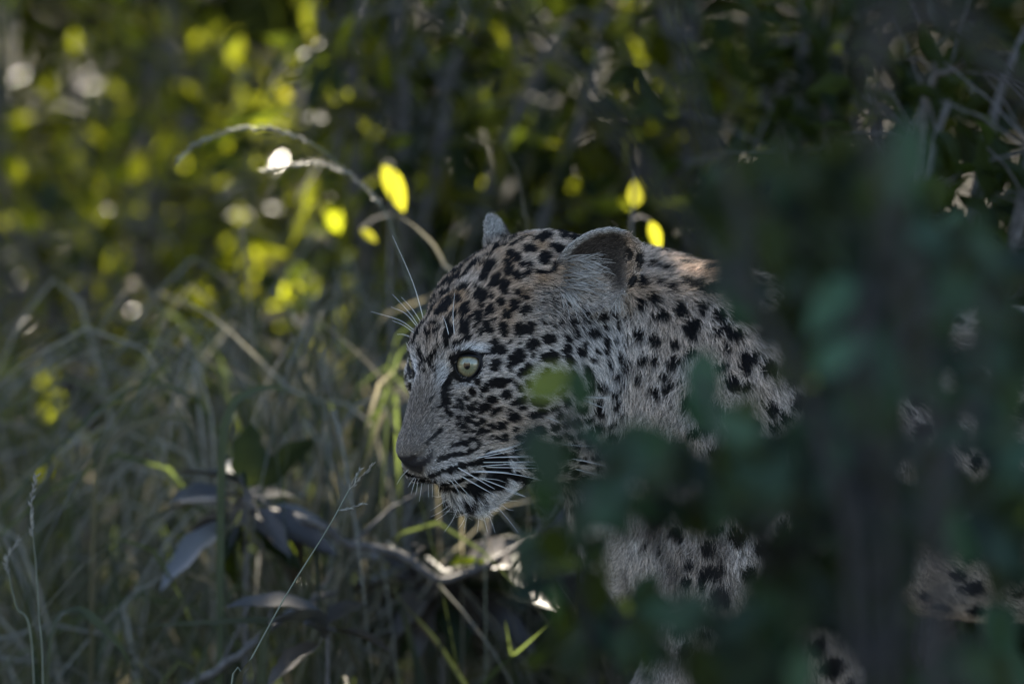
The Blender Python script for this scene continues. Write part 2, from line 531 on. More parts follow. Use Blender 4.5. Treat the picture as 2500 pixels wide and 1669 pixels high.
def gauss2(px, py, cx, cy, rx, ry):
    return np.exp(-((px - cx) / rx) ** 2 - ((py - cy) / ry) ** 2)


def head_space(p):
    q = (np.asarray(p) - NOSE) @ HM / MM
    m = q.copy(); m[:, 1] = np.abs(m[:, 1])
    pix = project(NOSE + (m * MM) @ HM.T)
    return q, pix[:, 0], pix[:, 1]


_ax = np.array((-40., 51, 23)); _ax /= np.linalg.norm(_ax)
_nr = np.array((.62, .75, .22)); _nr -= _ax * (_nr @ _ax); _nr /= np.linalg.norm(_nr)
EAR_AX, EAR_W = _ax, np.cross(_nr, _ax)
BODY_SPOTS = []      # (x, y, z, radius in metres), filled below


def coat(p):
    """Coat colour (n,3), dark share (n), hair length (n) in metres at surface points."""
    n = len(p)
    q, px, py = head_space(p)
    own = project(p)
    head = sstep(-262, -235, q[:, 0]) * sstep(1540, 1500, px)
    hx = px + 9 * (noise2(px / 11, py / 11) - .5) + 5 * (noise2(px / 4 + 50, py / 4) - .5)
    hy = py + 9 * (noise2(px / 11 + 99, py / 11 + 31) - .5) + 5 * (noise2(px / 4, py / 4 + 77) - .5)
    dark = np.zeros(n, np.float32)
    for cx, cy, rx, ry, turn in SPOTS:
        r = max(rx, ry) * 1.5 + 4
        idx = np.nonzero((np.abs(hx - cx) < r) & (np.abs(hy - cy) < r))[0]
        if not len(idx):
            continue
        c, s = math.cos(R(turn)), math.sin(R(turn))
        rx, ry = rx * 1.14 + .8, ry * 1.14 + .8
        dx = hx[idx] - cx; dy = -(hy[idx] - cy)
        a = (dx * c + dy * s) / rx; b = (-dx * s + dy * c) / ry
        d = np.sqrt(a * a + b * b)
        soft = 3.0 / max(min(rx, ry), 3)
        dark[idx] = np.maximum(dark[idx], 1 - sstep(1 - soft * .6, 1 + soft, d))
    for (x0, y0), (x1, y1), w in LINES:
        idx = np.nonzero((hx > min(x0, x1) - 2 * w - 4) & (hx < max(x0, x1) + 2 * w + 4) & (hy > min(y0, y1) - 2 * w - 4) & (hy < max(y0, y1) + 2 * w + 4))[0]
        if not len(idx):
            continue
        dx, dy = x1 - x0, y1 - y0
        t = np.clip(((hx[idx] - x0) * dx + (hy[idx] - y0) * dy) / (dx * dx + dy * dy + 1e-9), 0, 1)
        d = np.hypot(hx[idx] - x0 - t * dx, hy[idx] - y0 - t * dy)
        dark[idx] = np.maximum(dark[idx], 1 - sstep(w * .75, w * .75 + 3.5, d))
    ed = np.stack((q[:, 0] + 199, np.abs(q[:, 1]) - 79, q[:, 2] - 74), 1)
    ear_in = sstep(47, 38, np.linalg.norm(ed, axis=1)) * sstep(4, 14, ed @ np.array((-.15, .75, .55)) + 16)
    dark *= (1 - np.clip(ear_in * 1.4, 0, 1)) * head
    ea = (ed @ EAR_AX) / 42; eb = (ed @ EAR_W) / 31; er = np.hypot(ea - .03, eb)
    rim = np.clip(ear_in * 1.3, 0, 1) * sstep(.80, .93, er)
    cup = np.clip(ear_in * 1.3, 0, 1) * sstep(.90, .72, er) * sstep(-1.1, -.5, ea)
    # body
    bd = np.zeros(n, np.float32)
    wob = p + .006 * (np.stack((noise2(own[:, 0] / 22, own[:, 1] / 22), noise2(own[:, 0] / 22 + 40, own[:, 1] / 22), noise2(own[:, 0] / 22, own[:, 1] / 22 + 40)), 1) - .5)
    for x, y, z, r in BODY_SPOTS:
        idx = np.nonzero((np.abs(wob[:, 0] - x) < r * 1.4) & (np.abs(wob[:, 2] - z) < r * 1.4) & (np.abs(wob[:, 1] - y) < r * 1.4))[0]
        if len(idx):
            d = np.linalg.norm(wob[idx] - (x, y, z), axis=1) / r
            bd[idx] = np.maximum(bd[idx], 1 - sstep(.72, 1.12, d))
    dark = np.maximum(dark, bd * (1 - head))
    # ground colours
    cream = np.array((.68, .61, .54)); tan = np.array((.48, .30, .17)); grey = np.array((.30, .245, .20)); white = np.array((.82, .80, .78)); earc = np.array((.20, .165, .14))
    col = np.repeat(cream[None], n, 0)

    def mixin(c, w):
        nonlocal col
        w = np.clip(w, 0, 1)[:, None]
        col = col * (1 - w) + c * w
    top = sstep(20, 95, q[:, 2]) * head
    mixin(tan, top * .72 * (.6 + .8 * noise2(px / 40, py / 40)))
    mixin(tan, (1 - head) * (.38 + .50 * sstep(760, 640, own[:, 1])) * (.5 + noise2(own[:, 0] / 60, own[:, 1] / 60)))
    mixin(white, (1 - head) * sstep(1200, 1330, own[:, 1]) * sstep(1660, 1560, own[:, 0]) * .35)
    mixin(tan, gauss2(px, py, 1230, 1030, 130, 70) * .5 * head)
    mixin(grey, head * np.clip(gauss2(px, py, 1005, 1060, 75, 120) + gauss2(px, py, 1030, 960, 60, 60) * .55, 0, 1) * .95)
    mixin(grey, head * gauss2(px, py, 1110, 1060, 60, 50) * .6)
    mixin(white, head * (gauss2(px, py, 1080, 905, 19, 40) + gauss2(px, py, 1135, 935, 26, 9) + gauss2(px, py, 1150, 851, 45, 13) + gauss2(px, py, 1168, 905, 10, 18) * .8))
    mixin(white, head * np.clip(gauss2(px, py, 1165, 1240, 85, 28) * 1.3 + gauss2(px, py, 1250, 1170, 14, 50), 0, 1))
    mixin(white, head * gauss2(px, py, 1100, 1150, 60, 34) * .35)
    mixin(earc, np.clip(ear_in * 1.3, 0, 1) * head)
    mixin(np.array((.085, .068, .056)), cup * head)  # inner ear: dark brown fur with its shadow painted in
    mixin(np.array((.52, .47, .41)), rim * head)
    dark = np.maximum(dark, gauss2(px, py, 1400, 700, 25, 25) * .5 * head)
    dark = np.maximum(dark, head * .6 * np.clip(gauss2(px, py, 1345, 730, 70, 45) + gauss2(px, py, 1425, 790, 60, 40), 0, 1))
    fine = noise2(px / 2.5 + 13, py / 2.5)
    dark = np.maximum(dark, head * gauss2(px, py, 1090, 990, 45, 70) * sstep(.52, .75, noise2(px / 5, py / 5)) * .9)
    dark = np.maximum(dark, head * gauss2(px, py, 1040, 830, 45, 80) * sstep(.5, .75, noise2(px / 6, py / 6)) * .75)
    col = col * (.80 + .4 * fine[:, None])
    # hair length
    L = np.full(n, .0100)
    L = np.where(head > .5, .0066, .0115)
    L += head * (.010 * sstep(-120, -200, q[:, 0]) * sstep(40, -20, q[:, 2]))
    L += head * .009 * gauss2(px, py, 1165, 1235, 90, 32)
    L -= head * .0034 * np.clip(gauss2(px, py, 1000, 1060, 90, 150), 0, 1)
    L -= head * .0022 * gauss2(px, py, 1090, 1130, 100, 60)
    L -= .0042 * gauss2(px, py, 1135, 895, 46, 44) * head
    L = L * (1 - np.clip(ear_in * 1.3, 0, 1)) + .0036 * np.clip(ear_in * 1.3, 0, 1)
    L += (1 - head) * .005 * sstep(1150, 1350, own[:, 1]) * sstep(1640, 1540, own[:, 0])
    nose = in_poly(px, py, NOSE_POLY) & (q[:, 0] > -26)
    L = np.where(nose, 0, np.maximum(L, .0016))
    return col, dark, L, head, ear_in * head, nose


# surface lookups --------------------------------------------------------------------------------
_vp = project(BV)


def on_surface(sx, sy, r=9):
    """Nearest-to-camera body point seen at a photo pixel."""
    d = np.hypot(_vp[:, 0] - sx, _vp[:, 1] - sy)
    idx = np.nonzero(d < r)[0]
    if not len(idx):
        return BV[np.argmin(d)]
    return BV[idx[np.argmin(BV[idx, 1])]]


_f = [(205, 540, 45), (320, 520, 48), (330, 625, 40), (385, 670, 32), (455, 440, 40), (495, 595, 58), (680, 570, 50), (665, 630, 32), (590, 710, 50), (550, 745, 36), (615, 795, 40), (790, 635, 52),
      (860, 735, 46), (920, 780, 46), (790, 785, 40), (880, 880, 45), (1020, 960, 54), (970, 1040, 48), (805, 1030, 48), (910, 1160, 55), (1040, 1180, 48), (200, 770, 48), (330, 840, 46), (465, 850, 44),
      (450, 1000, 48), (575, 940, 44), (220, 980, 38), (220, 1030, 30), (295, 990, 28), (370, 1090, 34), (200, 1140, 34), (285, 1230, 44), (500, 1135, 25), (100, 1020, 35), (410, 1180, 44), (90, 840, 30), (80, 900, 28),
      (95, 660, 34), (110, 420, 42), (190, 400, 30), (320, 380, 42), (790, 1385, 48), (690, 1480, 56), (600, 1540, 40), (1215, 1360, 52), (1310, 1410, 52), (1330, 900, 56), (1395, 970, 40), (1200, 1500, 40),
      (160, 230, 46), (270, 250, 46), (350, 280, 36), (560, 390, 46), (640, 400, 44), (740, 430, 50), (1080, 470, 46), (1130, 540, 44), (400, 300, 30), (20, 130, 40), (60, 190, 40), (30, 1110, 34), (30, 720, 28)]
_f = [(1500 + x / 3.136, 560 + y / 3.136, r / 3.136) for x, y, r in _f]
_f += [(1500 + x / 1.341, 500 + y / 1.341, r / 1.341) for x, y, r in (
    (300, 1115, 28), (245, 1185, 22), (245, 1215, 20), (287, 1195, 18), (287, 1230, 18), (330, 1195, 26), (352, 1280, 28), (310, 1295, 18), (410, 1075, 28), (240, 1020, 22), (665, 1440, 34),
    (690, 1490, 32), (745, 1500, 26), (1170, 1250, 38), (1112, 1190, 28), (1085, 1430, 40), (1020, 1370, 30), (550, 1060, 34), (100, 1110, 14), (150, 1130, 16), (355, 1440, 30), (700, 820, 30), (590, 880, 24))]
taken = []
for sx, sy, r in _f:
    c = on_surface(sx, sy)
    BODY_SPOTS.append((c[0], c[1], c[2], r * FRAME / 2500 * 1.24)); taken.append((*c, .018))
# the rest of the trunk: rosettes of broken rings, solid spots on limbs and tail
_bi = np.nonzero((((BV - NOSE) @ HF) / MM < -235) | (BV[:, 0] > .14))[0]
_cand = BV[rng.permutation(_bi)[:16000]]
_q = (_cand - NOSE) @ HM / MM
_T = np.zeros((0, 4))
for c, q in zip(_cand, _q):
    if q[0] > -235 and c[0] < .14:
        continue
    limb = c[2] < .22 or c[0] > 1.0
    gap = .030 if limb else .046
    if c[0] < .30 and c[1] < .16:
        gap = .021
    if len(_T) != len(taken):
        _T = np.array(taken)
    lim = np.where(_T[:, 3] != .018, .019 if gap == .021 else gap, .0165 if gap == .021 else gap * .5 + .012)
    if (((_T[:, :3] - c) ** 2).sum(1) < lim ** 2).any():
        continue
    taken.append((*c, gap))
    if limb or gap == .021:
        BODY_SPOTS.append((*c, rng.uniform(.0058, .0085) if gap == .021 else rng.uniform(.007, .0105)))
    else:
        m = rng.integers(4, 6); a0 = rng.random() * 6.3
        rad = rng.uniform(.014, .018)
        for i in range(m):
            a = a0 + i * 6.283 / m + rng.normal(0, .2)
            BODY_SPOTS.append((c[0] + rad * math.cos(a), c[1], c[2] + rad * math.sin(a), rng.uniform(.008, .012)))

# -------- materials
def attr_skin():
    m, nt, out = new_mat('leopard_skin')
    b = nt.nodes.new('ShaderNodeBsdfPrincipled')
    a = nt.nodes.new('ShaderNodeAttribute'); a.attribute_name = 'coat_colour'
    nz = nt.nodes.new('ShaderNodeTexNoise'); nz.inputs['Scale'].default_value = 900
    bp = nt.nodes.new('ShaderNodeBump'); bp.inputs['Strength'].default_value = .35; bp.inputs['Distance'].default_value = .001
    nt.links.new(nz.outputs[0], bp.inputs['Height']); nt.links.new(bp.outputs[0], b.inputs['Normal'])
    nt.links.new(a.outputs['Color'], b.inputs['Base Color'])
    b.inputs['Roughness'].default_value = .55
    b.inputs['Specular IOR Level'].default_value = .18
    nt.links.new(b.outputs[0], out.inputs[0])
    return m


def fur_mat():
    m, nt, out = new_mat('leopard_fur')
    a = nt.nodes.new('ShaderNodeAttribute'); a.attribute_name = 'fur_colour'
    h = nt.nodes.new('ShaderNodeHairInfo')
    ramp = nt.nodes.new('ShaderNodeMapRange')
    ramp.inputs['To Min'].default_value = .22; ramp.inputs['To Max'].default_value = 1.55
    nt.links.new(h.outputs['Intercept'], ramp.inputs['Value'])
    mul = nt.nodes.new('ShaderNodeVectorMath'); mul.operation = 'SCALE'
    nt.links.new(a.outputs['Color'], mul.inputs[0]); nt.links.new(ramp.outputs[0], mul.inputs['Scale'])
    b = nt.nodes.new('ShaderNodeBsdfPrincipled')
    nt.links.new(mul.outputs[0], b.inputs['Base Color'])
    b.inputs['Roughness'].default_value = .55
    b.inputs['Specular IOR Level'].default_value = .14
    nt.links.new(b.outputs[0], out.inputs[0])
    return m


def plain(name, col, rough=.5, spec=.5, coat=0.0):
    m, nt, out = new_mat(name)
    b = nt.nodes.new('ShaderNodeBsdfPrincipled')
    b.inputs['Base Color'].default_value = (*col, 1)
    b.inputs['Roughness'].default_value = rough
    b.inputs['Specular IOR Level'].default_value = spec
    b.inputs['Coat Weight'].default_value = coat
    b.inputs['Coat Roughness'].default_value = .04
    nt.links.new(b.outputs[0], out.inputs[0])
    return m


leopard = empty('leopard', (float(P(1770, 1300, .12)[0]), .12, 0), 'spotted leopard with lowered head standing behind the leaves, looking to the left', 'leopard')
LOC = np.array(leopard.location)
M_skin, M_fur = attr_skin(), fur_mat()
body = fast_mesh('body', BV - LOC, BQ, M_skin, leopard)
c_col, c_dark, c_len, c_head, c_ear, c_nose = coat(BV)
skin = c_col * .30 * (1 - c_dark[:, None] * .95) + .010 * c_dark[:, None]
for sgn in (1, -1):
    _e = H(EYE_L[0], EYE_L[1] * sgn, EYE_L[2]) + (GAZE if sgn == 1 else GAZE - 2 * HL * (GAZE @ HL)) * .014
    skin[np.linalg.norm(BV - _e, axis=1) < .0165] = (.012, .011, .012)
skin[c_nose] = (.032, .028, .029)
M_nose = plain('nose_leather', (.026, .023, .024), .34, .5)
_nt = M_nose.node_tree; _v = _nt.nodes.new('ShaderNodeTexVoronoi'); _v.inputs['Scale'].default_value = 620
_b = _nt.nodes.new('ShaderNodeBump'); _b.inputs['Strength'].default_value = .5; _b.inputs['Distance'].default_value = .0006
_g = _nt.nodes.new('ShaderNodeNewGeometry'); _nt.links.new(_g.outputs['Position'], _v.inputs['Vector'])
_nt.links.new(_v.outputs['Distance'], _b.inputs['Height']); _nt.links.new(_b.outputs[0], [x for x in _nt.nodes if x.type == 'BSDF_PRINCIPLED'][0].inputs['Normal'])
body.data.materials.append(M_nose)
body.data.polygons.foreach_set('material_index', c_nose[BQ].all(1).astype(np.int32))
at = body.data.color_attributes.new('coat_colour', 'FLOAT_COLOR', 'POINT')
at.data.foreach_set('color', np.concatenate((skin, np.ones((len(skin), 1))), 1).astype(np.float32).ravel())

# -------- fur strands
def vert_normals(V, Q):
    nq = np.cross(V[Q[:, 2]] - V[Q[:, 0]], V[Q[:, 3]] - V[Q[:, 1]])
    N = np.zeros_like(V)
    for k in range(4):
        np.add.at(N, Q[:, k], nq)
    return N / (np.linalg.norm(N, axis=1, keepdims=True) + 1e-12)


BN = vert_normals(BV, BQ)
FLOW = [  # photo pixel, lie of the hair in the picture (right, up)
    (985, 1060, .2, 1), (1020, 960, .4, .9), (1010, 850, .3, 1), (1080, 770, .35, 1), (1150, 660, .5, .9), (1300, 590, .8, .5), (1420, 560, 1, .15), (1180, 960, 1, .05), (1120, 1000, .9, -.1),
    (1250, 1010, 1, -.25), (1330, 850, 1, -.1), (1250, 760, .95, .25), (1200, 840, 1, .1), (1100, 850, .5, .9), (1400, 870, .7, -.7), (1420, 980, .5, -.9), (1350, 950, .9, -.45), (1080, 1110, 1, .3), (1150, 1080, 1, .2), (1060, 1180, .35, -1), (1110, 1170, .6, -.6),
    (1160, 1235, .25, -1), (1210, 1190, .7, -.7), (1430, 640, .75, .6), (1330, 700, .6, -.2), (1400, 770, .4, -.5), (1560, 800, -.35, -1), (1520, 920, -.3, -1), (1640, 950, -.25, -1), (1560, 640, .5, .2), (1700, 650, .8, .25),
    (1900, 700, .9, .1), (1700, 780, .3, -.8), (1780, 900, .25, -1), (1850, 1000, .3, -1), (1700, 1300, -.1, -1), (1540, 1330, -.45, -1), (1650, 1550, -.1, -1), (2000, 1500, .2, -1), (2300, 1300, .6, -.8), (2500, 900, 1, -.3), (3200, 1000, 1, -.4), (3200, 1600, .2, -1), (4000, 1500, .6, -.7)]
FLOW = np.array(FLOW, float)


def flow_dir(px, py):
    acc = np.zeros((len(px), 2))
    for x, y, dx, dy in FLOW:
        w = 1 / (((px - x) ** 2 + (py - y) ** 2) + 400) ** 1.5
        v = np.array((dx, dy)) / math.hypot(dx, dy)
        acc += w[:, None] * v
    return acc / (np.linalg.norm(acc, axis=1, keepdims=True) + 1e-12)


def sample_fur(weight_of_vertex, scale):
    tri = np.concatenate((BQ[:, (0, 1, 2)], BQ[:, (0, 2, 3)]))
    a, b, c = BV[tri[:, 0]], BV[tri[:, 1]], BV[tri[:, 2]]
    area = .5 * np.linalg.norm(np.cross(b - a, c - a), axis=1)
    w = area * weight_of_vertex[tri].mean(1)
    n = int(w.sum() * scale)
    t = rng.choice(len(tri), n, p=w / w.sum())
    u, v = rng.random(n), rng.random(n)
    f = u + v > 1
    u[f], v[f] = 1 - u[f], 1 - v[f]
    pos = a[t] + (b[t] - a[t]) * u[:, None] + (c[t] - a[t]) * v[:, None]
    nrm = BN[tri[t, 0]] * (1 - u - v)[:, None] + BN[tri[t, 1]] * u[:, None] + BN[tri[t, 2]] * v[:, None]
    return pos, nrm / np.linalg.norm(nrm, axis=1, keepdims=True)


own = _vp
facing = np.clip(-(BN @ FWD) * 1.5 + .45, .0, 1)
dens = np.where(c_head > .5, 1.0, .42) * (.20 + .80 * facing)
off = (own[:, 0] > 2450) | (own[:, 1] > 1660)
dens = np.where(off, .10, dens)
dens = np.where(c_nose, 0, dens)
dens = np.where(c_ear > .5, 1.0, dens)
FN = float(globals().get('FUR_DENSITY', 2.4e6))
rp, rn = sample_fur(dens, FN)
q, hpx, hpy = head_space(rp)
col, dark, L, head, earw, nose = coat(rp)
keep = ~nose & (L > .001)
# no hair over the eyeballs
for sgn in (1, -1):
    keep &= np.linalg.norm(rp - H(EYE_L[0], EYE_L[1] * sgn, EYE_L[2]) - (GAZE if sgn == 1 else GAZE - 2 * HL * (GAZE @ HL)) * .014, axis=1) > .0125
keep &= rp[:, 2] > .004
rp, rn, q, hpx, hpy, col, dark, L, head, earw = (v[keep] for v in (rp, rn, q, hpx, hpy, col, dark, L, head, earw))
n = len(rp)
fd = flow_dir(hpx, hpy)
T = fd[:, :1] * RGT + fd[:, 1:] * UPV
ql = T @ HM
mir = (q[:, 1] < 0) & (head > .5)
ql[mir, 1] *= -1
T = np.where(mir[:, None], ql @ HM.T, T)
cell = np.floor(rp / .0045 + 1000).astype(np.int64)
key = (cell[:, 0] * 73856093 ^ cell[:, 1] * 19349663 ^ cell[:, 2] * 83492791) % 4096
cj = rng.normal(0, 1, (4096, 3))[key]
T = T + cj * np.where(head > .5, .16, .25)[:, None] + rng.normal(0, 1, (n, 3)) * np.where(head > .5, .15, .24)[:, None]
T -= rn * (T * rn).sum(1, keepdims=True)
T /= np.linalg.norm(T, axis=1, keepdims=True) + 1e-9
short = np.clip(L / .008, .3, 1)
lift = np.where(head > .5, .42, .50) * (.7 + .6 * rng.random(n))
L = L * rng.uniform(.65, 1.25, n)
t = np.array((0, .4, .75, 1.0))
strand = rp[:, None, :] - rn[:, None, :] * .0006 + L[:, None, None] * (
    T[:, None, :] * (t + .25 * t ** 2)[None, :, None] * .85 + rn[:, None, :] * (lift[:, None] * (t[None] * 1.2 - .55 * t[None] ** 2))[..., None]
    + rng.normal(0, .06, (n, 1, 3)) * (t ** 2)[None, :, None])
mid = rp + T * (L * .5)[:, None]
mcol, mdark = coat(mid)[:2]
far_out = earw > .3
col = np.where(far_out[:, None], col, mcol); dark = np.where(far_out, dark, mdark)
hairs_col = col * (rng.uniform(.35, 1.5, n) ** 1.2)[:, None]
is_dark = rng.random(n) < dark * 1.04
black = np.array((.0085, .0075, .0075)) * rng.uniform(.6, 1.8, (n, 1))
grizzle = rng.random(n) < .20
hairs_col = np.where(grizzle[:, None], hairs_col * .35, hairs_col)
fcol = np.where(is_dark[:, None], black, hairs_col)
rad0 = np.where(head > .5, .000105, .00016) * rng.uniform(.7, 1.3, n)
if FN < 1.2e6:
    rad0 *= 1.3


def curves_obj(name, strands, radii, colours, mat, parent):
    n, k, _ = strands.shape
    cu = bpy.data.hair_curves.new(name)
    cu.add_curves([k] * n)
    cu.position_data.foreach_set('vector', np.ascontiguousarray(strands - LOC, dtype=np.float32).ravel())
    ra = cu.attributes.get('radius') or cu.attributes.new('radius', 'FLOAT', 'POINT')
    ra.data.foreach_set('value', np.ascontiguousarray(radii, dtype=np.float32).ravel())
    ca = cu.attributes.new('fur_colour', 'FLOAT_COLOR', 'CURVE')
    ca.data.foreach_set('color', np.concatenate((colours, np.ones((n, 1))), 1).astype(np.float32).ravel())
    cu.materials.append(mat)
    o = link(bpy.data.objects.new(name, cu), parent)
    o['kind'] = 'stuff'
    return o


taper = np.array((1.0, 1.0, .75, .15))
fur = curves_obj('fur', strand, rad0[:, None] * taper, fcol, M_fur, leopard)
print('FUR strands', n, 'spots', len(BODY_SPOTS))

# long pale hairs in the near ear, and the thick brow above the eye
tuft, tcol = [], []
def ear_tuft(count, x0, x1, y0, y1, dirs, length, shade):
    for _ in range(count):
        sx, sy = 1200 + rng.uniform(x0, x1) / 5.2275, 520 + rng.uniform(y0, y1) / 5.2275
        r0 = on_surface(sx, sy, 7)
        a = R(rng.uniform(*dirs)); ln = rng.uniform(*length)
        d = RGT * math.cos(a) + UPV * math.sin(a) - FWD * rng.uniform(.25, .6)
        d /= np.linalg.norm(d)
        sag = np.array((rng.normal(0, .1), .15, rng.normal(-.18, .12)))
        tuft.append([r0 + ln * (d * tt + sag * tt * tt) for tt in t])
        tcol.append(np.array((.58, .53, .47)) * rng.uniform(.5, 1.15) * shade)
ear_tuft(170, 880, 1200, 580, 980, (-25, 30), (.014, .032), .8)
ear_tuft(140, 860, 1060, 880, 1020, (-120, -40), (.010, .022), 1.0)
ear_tuft(90, 500, 1250, 980, 1350, (-70, 60), (.005, .011), .55)
ear_tuft(60, 1400, 1640, 960, 1150, (-160, -60), (.008, .016), .8)
tuft = np.array(tuft)
curves_obj('ear_hair', tuft, np.tile(np.array((.00022, .0002, .00016, .00005)), (len(tuft), 1)), np.array(tcol), M_fur, leopard)

# -------- eyes
M_lid = plain('eyelid_skin', (.008, .0075, .008), .45, .25)
M_ball = plain('eyeball', (.10, .085, .07), .2, .5, .6)
M_pupil = plain('pupil', (.003, .003, .003), .1, .5, 1.0)


def iris_mat():
    m, nt, out = new_mat('iris')
    tc = nt.nodes.new('ShaderNodeTexCoord')
    sep = nt.nodes.new('ShaderNodeSeparateXYZ'); nt.links.new(tc.outputs['Object'], sep.inputs[0])
    at2 = nt.nodes.new('ShaderNodeMath'); at2.operation = 'ARCTAN2'
    nt.links.new(sep.outputs[1], at2.inputs[0]); nt.links.new(sep.outputs[0], at2.inputs[1])
    cmb = nt.nodes.new('ShaderNodeCombineXYZ')
    nt.links.new(at2.outputs[0], cmb.inputs[0])
    ln = nt.nodes.new('ShaderNodeVectorMath'); ln.operation = 'LENGTH'
    flat = nt.nodes.new('ShaderNodeCombineXYZ'); nt.links.new(sep.outputs[0], flat.inputs[0]); nt.links.new(sep.outputs[1], flat.inputs[1])
    nt.links.new(flat.outputs[0], ln.inputs[0])
    mr = nt.nodes.new('ShaderNodeMapRange'); mr.inputs['From Max'].default_value = .0098; nt.links.new(ln.outputs['Value'], mr.inputs['Value'])
    ml = nt.nodes.new('ShaderNodeMath'); ml.operation = 'MULTIPLY'; ml.inputs[1].default_value = .35; nt.links.new(mr.outputs[0], ml.inputs[0])
    nt.links.new(ml.outputs[0], cmb.inputs[1])
    nz = nt.nodes.new('ShaderNodeTexNoise'); nz.inputs['Scale'].default_value = 7; nz.inputs['Detail'].default_value = 4
    nt.links.new(cmb.outputs[0], nz.inputs['Vector'])
    ramp = nt.nodes.new('ShaderNodeValToRGB')
    e = ramp.color_ramp.elements
    e[0].position = .15; e[0].color = (.15, .13, .055, 1)
    e[1].position = 1.0; e[1].color = (.035, .028, .018, 1)
    for pos, c in ((.45, (.20, .20, .115, 1)), (.72, (.26, .23, .125, 1)), (.88, (.21, .165, .085, 1))):
        x = e.new(pos); x.color = c
    nt.links.new(mr.outputs[0], ramp.inputs[0])
    mm = nt.nodes.new('ShaderNodeMapRange'); mm.inputs['From Min'].default_value = .3; mm.inputs['From Max'].default_value = .7; mm.inputs['To Min'].default_value = .6; mm.inputs['To Max'].default_value = 1.25
    nt.links.new(nz.outputs[0], mm.inputs['Value'])
    sc = nt.nodes.new('ShaderNodeVectorMath'); sc.operation = 'SCALE'
    nt.links.new(ramp.outputs[0], sc.inputs[0]); nt.links.new(mm.outputs[0], sc.inputs['Scale'])
    b = nt.nodes.new('ShaderNodeBsdfPrincipled')
    nt.links.new(sc.outputs[0], b.inputs['Base Color'])
    b.inputs['Roughness'].default_value = .4; b.inputs['Coat Weight'].default_value = 1; b.inputs['Coat Roughness'].default_value = .02; b.inputs['Coat IOR'].default_value = 1.75
    nt.links.new(b.outputs[0], out.inputs[0])
    return m


def cap_arrays(radius, rim, rings=8, seg=32, hole=0.0):
    """Spherical cap facing +Z, apex at 0."""
    V, F = [], []
    for i in range(rings + 1):
        r = hole + (rim - hole) * i / rings
        z = math.sqrt(max(radius ** 2 - r ** 2, 0)) - radius
        for j in range(seg):
            a = 2 * math.pi * j / seg
            V.append((r * math.cos(a), r * math.sin(a), z))
    for i in range(rings):
        for j in range(seg):
            k = (j + 1) % seg
            F.append((i * seg + j, (i + 1) * seg + j, (i + 1) * seg + k, i * seg + k))
    return np.array(V), np.array(F)


M_iris = iris_mat()
EYE_OPEN = [(893, 740), (905, 708), (945, 690), (1040, 681), (1130, 686), (1192, 706), (1203, 750), (1180, 830), (1125, 908), (1055, 948), (980, 928), (915, 860)]
for sgn in (1, -1):
    ec = H(EYE_L[0], EYE_L[1] * sgn, EYE_L[2])
    g = GAZE if sgn == 1 else GAZE - 2 * HL * (GAZE @ HL)
    rot = rot_from(g, RGT)
    m4 = Matrix([[*rot[i], (ec - LOC)[i]] for i in range(3)] + [[0, 0, 0, 1]])
    rb = .0142
    V = []; F = []
    for i in range(17):
        th = math.pi * i / 16
        for j in range(24):
            a = 2 * math.pi * j / 24
            V.append((rb * math.sin(th) * math.cos(a), rb * math.sin(th) * math.sin(a), rb * math.cos(th)))
    for i in range(16):
        for j in range(24):
            F.append((i * 24 + j, (i + 1) * 24 + j, (i + 1) * 24 + (j + 1) % 24, i * 24 + (j + 1) % 24))
    eye = mesh_obj('eye', V, F, M_ball, leopard); eye.matrix_local = m4
    cv, cf = cap_arrays(.0128, .0098)
    iris = mesh_obj('iris', cv, cf, M_iris, eye); iris.location = (0, 0, .0158)
    cv, cf = cap_arrays(.0128, .0029, 3, 20)
    pupil = mesh_obj('pupil', cv * (1, 1.25, 1), cf, M_pupil, eye); pupil.location = (-.0003, .0006, .0160)
    if sgn == 1:
        loop = []
        for x, y in EYE_OPEN:
            w = P(940 + x / 5.227, 740 + y / 5.227, ec[1])
            v = w - ec
            v = v - FWD * (v @ FWD)
            h = math.sqrt(max(.0168 ** 2 - float(v @ v), (.0045) ** 2))
            loop.append(ec + v - FWD * h)
        loop = spline(np.vstack((loop, loop[:1])), 49)[:-1]
        rings = []
        mid_ = loop.mean(0)
        for grow, lift_ in ((.96, -.0026), (1.0, .0), (1.05, .0003), (1.16, -.0008), (1.40, -.0065)):
            v = loop - mid_
            v = v * grow
            if grow > 1.3:                                   # inner corner runs down into the tear line
                w_ = np.clip((v @ (-RGT * .7 - UPV * .7)) / .016, 0, 1)[:, None]
                v = v + w_ ** 2 * (-RGT * .003 - UPV * .004)
            rings.append(mid_ + v + g * lift_)
        LV = np.concatenate(rings); LF = []
        for a in range(4):
            for b in range(48):
                c = (b + 1) % 48
                LF.append((a * 48 + b, a * 48 + c, (a + 1) * 48 + c, (a + 1) * 48 + b))
        mesh_obj('eyelid', LV - LOC, LF, M_lid, leopard)
        ql_ = (LV - NOSE) @ HM; ql_[:, 1] *= -1
        mesh_obj('eyelid', NOSE + ql_ @ HM.T - LOC, LF, M_lid, leopard)

# -------- whiskers, brow bristles
M_whisk = plain('whisker_white', (.82, .80, .76), .35, .5)
M_whiskd = plain('whisker_dark', (.03, .027, .025), .4, .5)


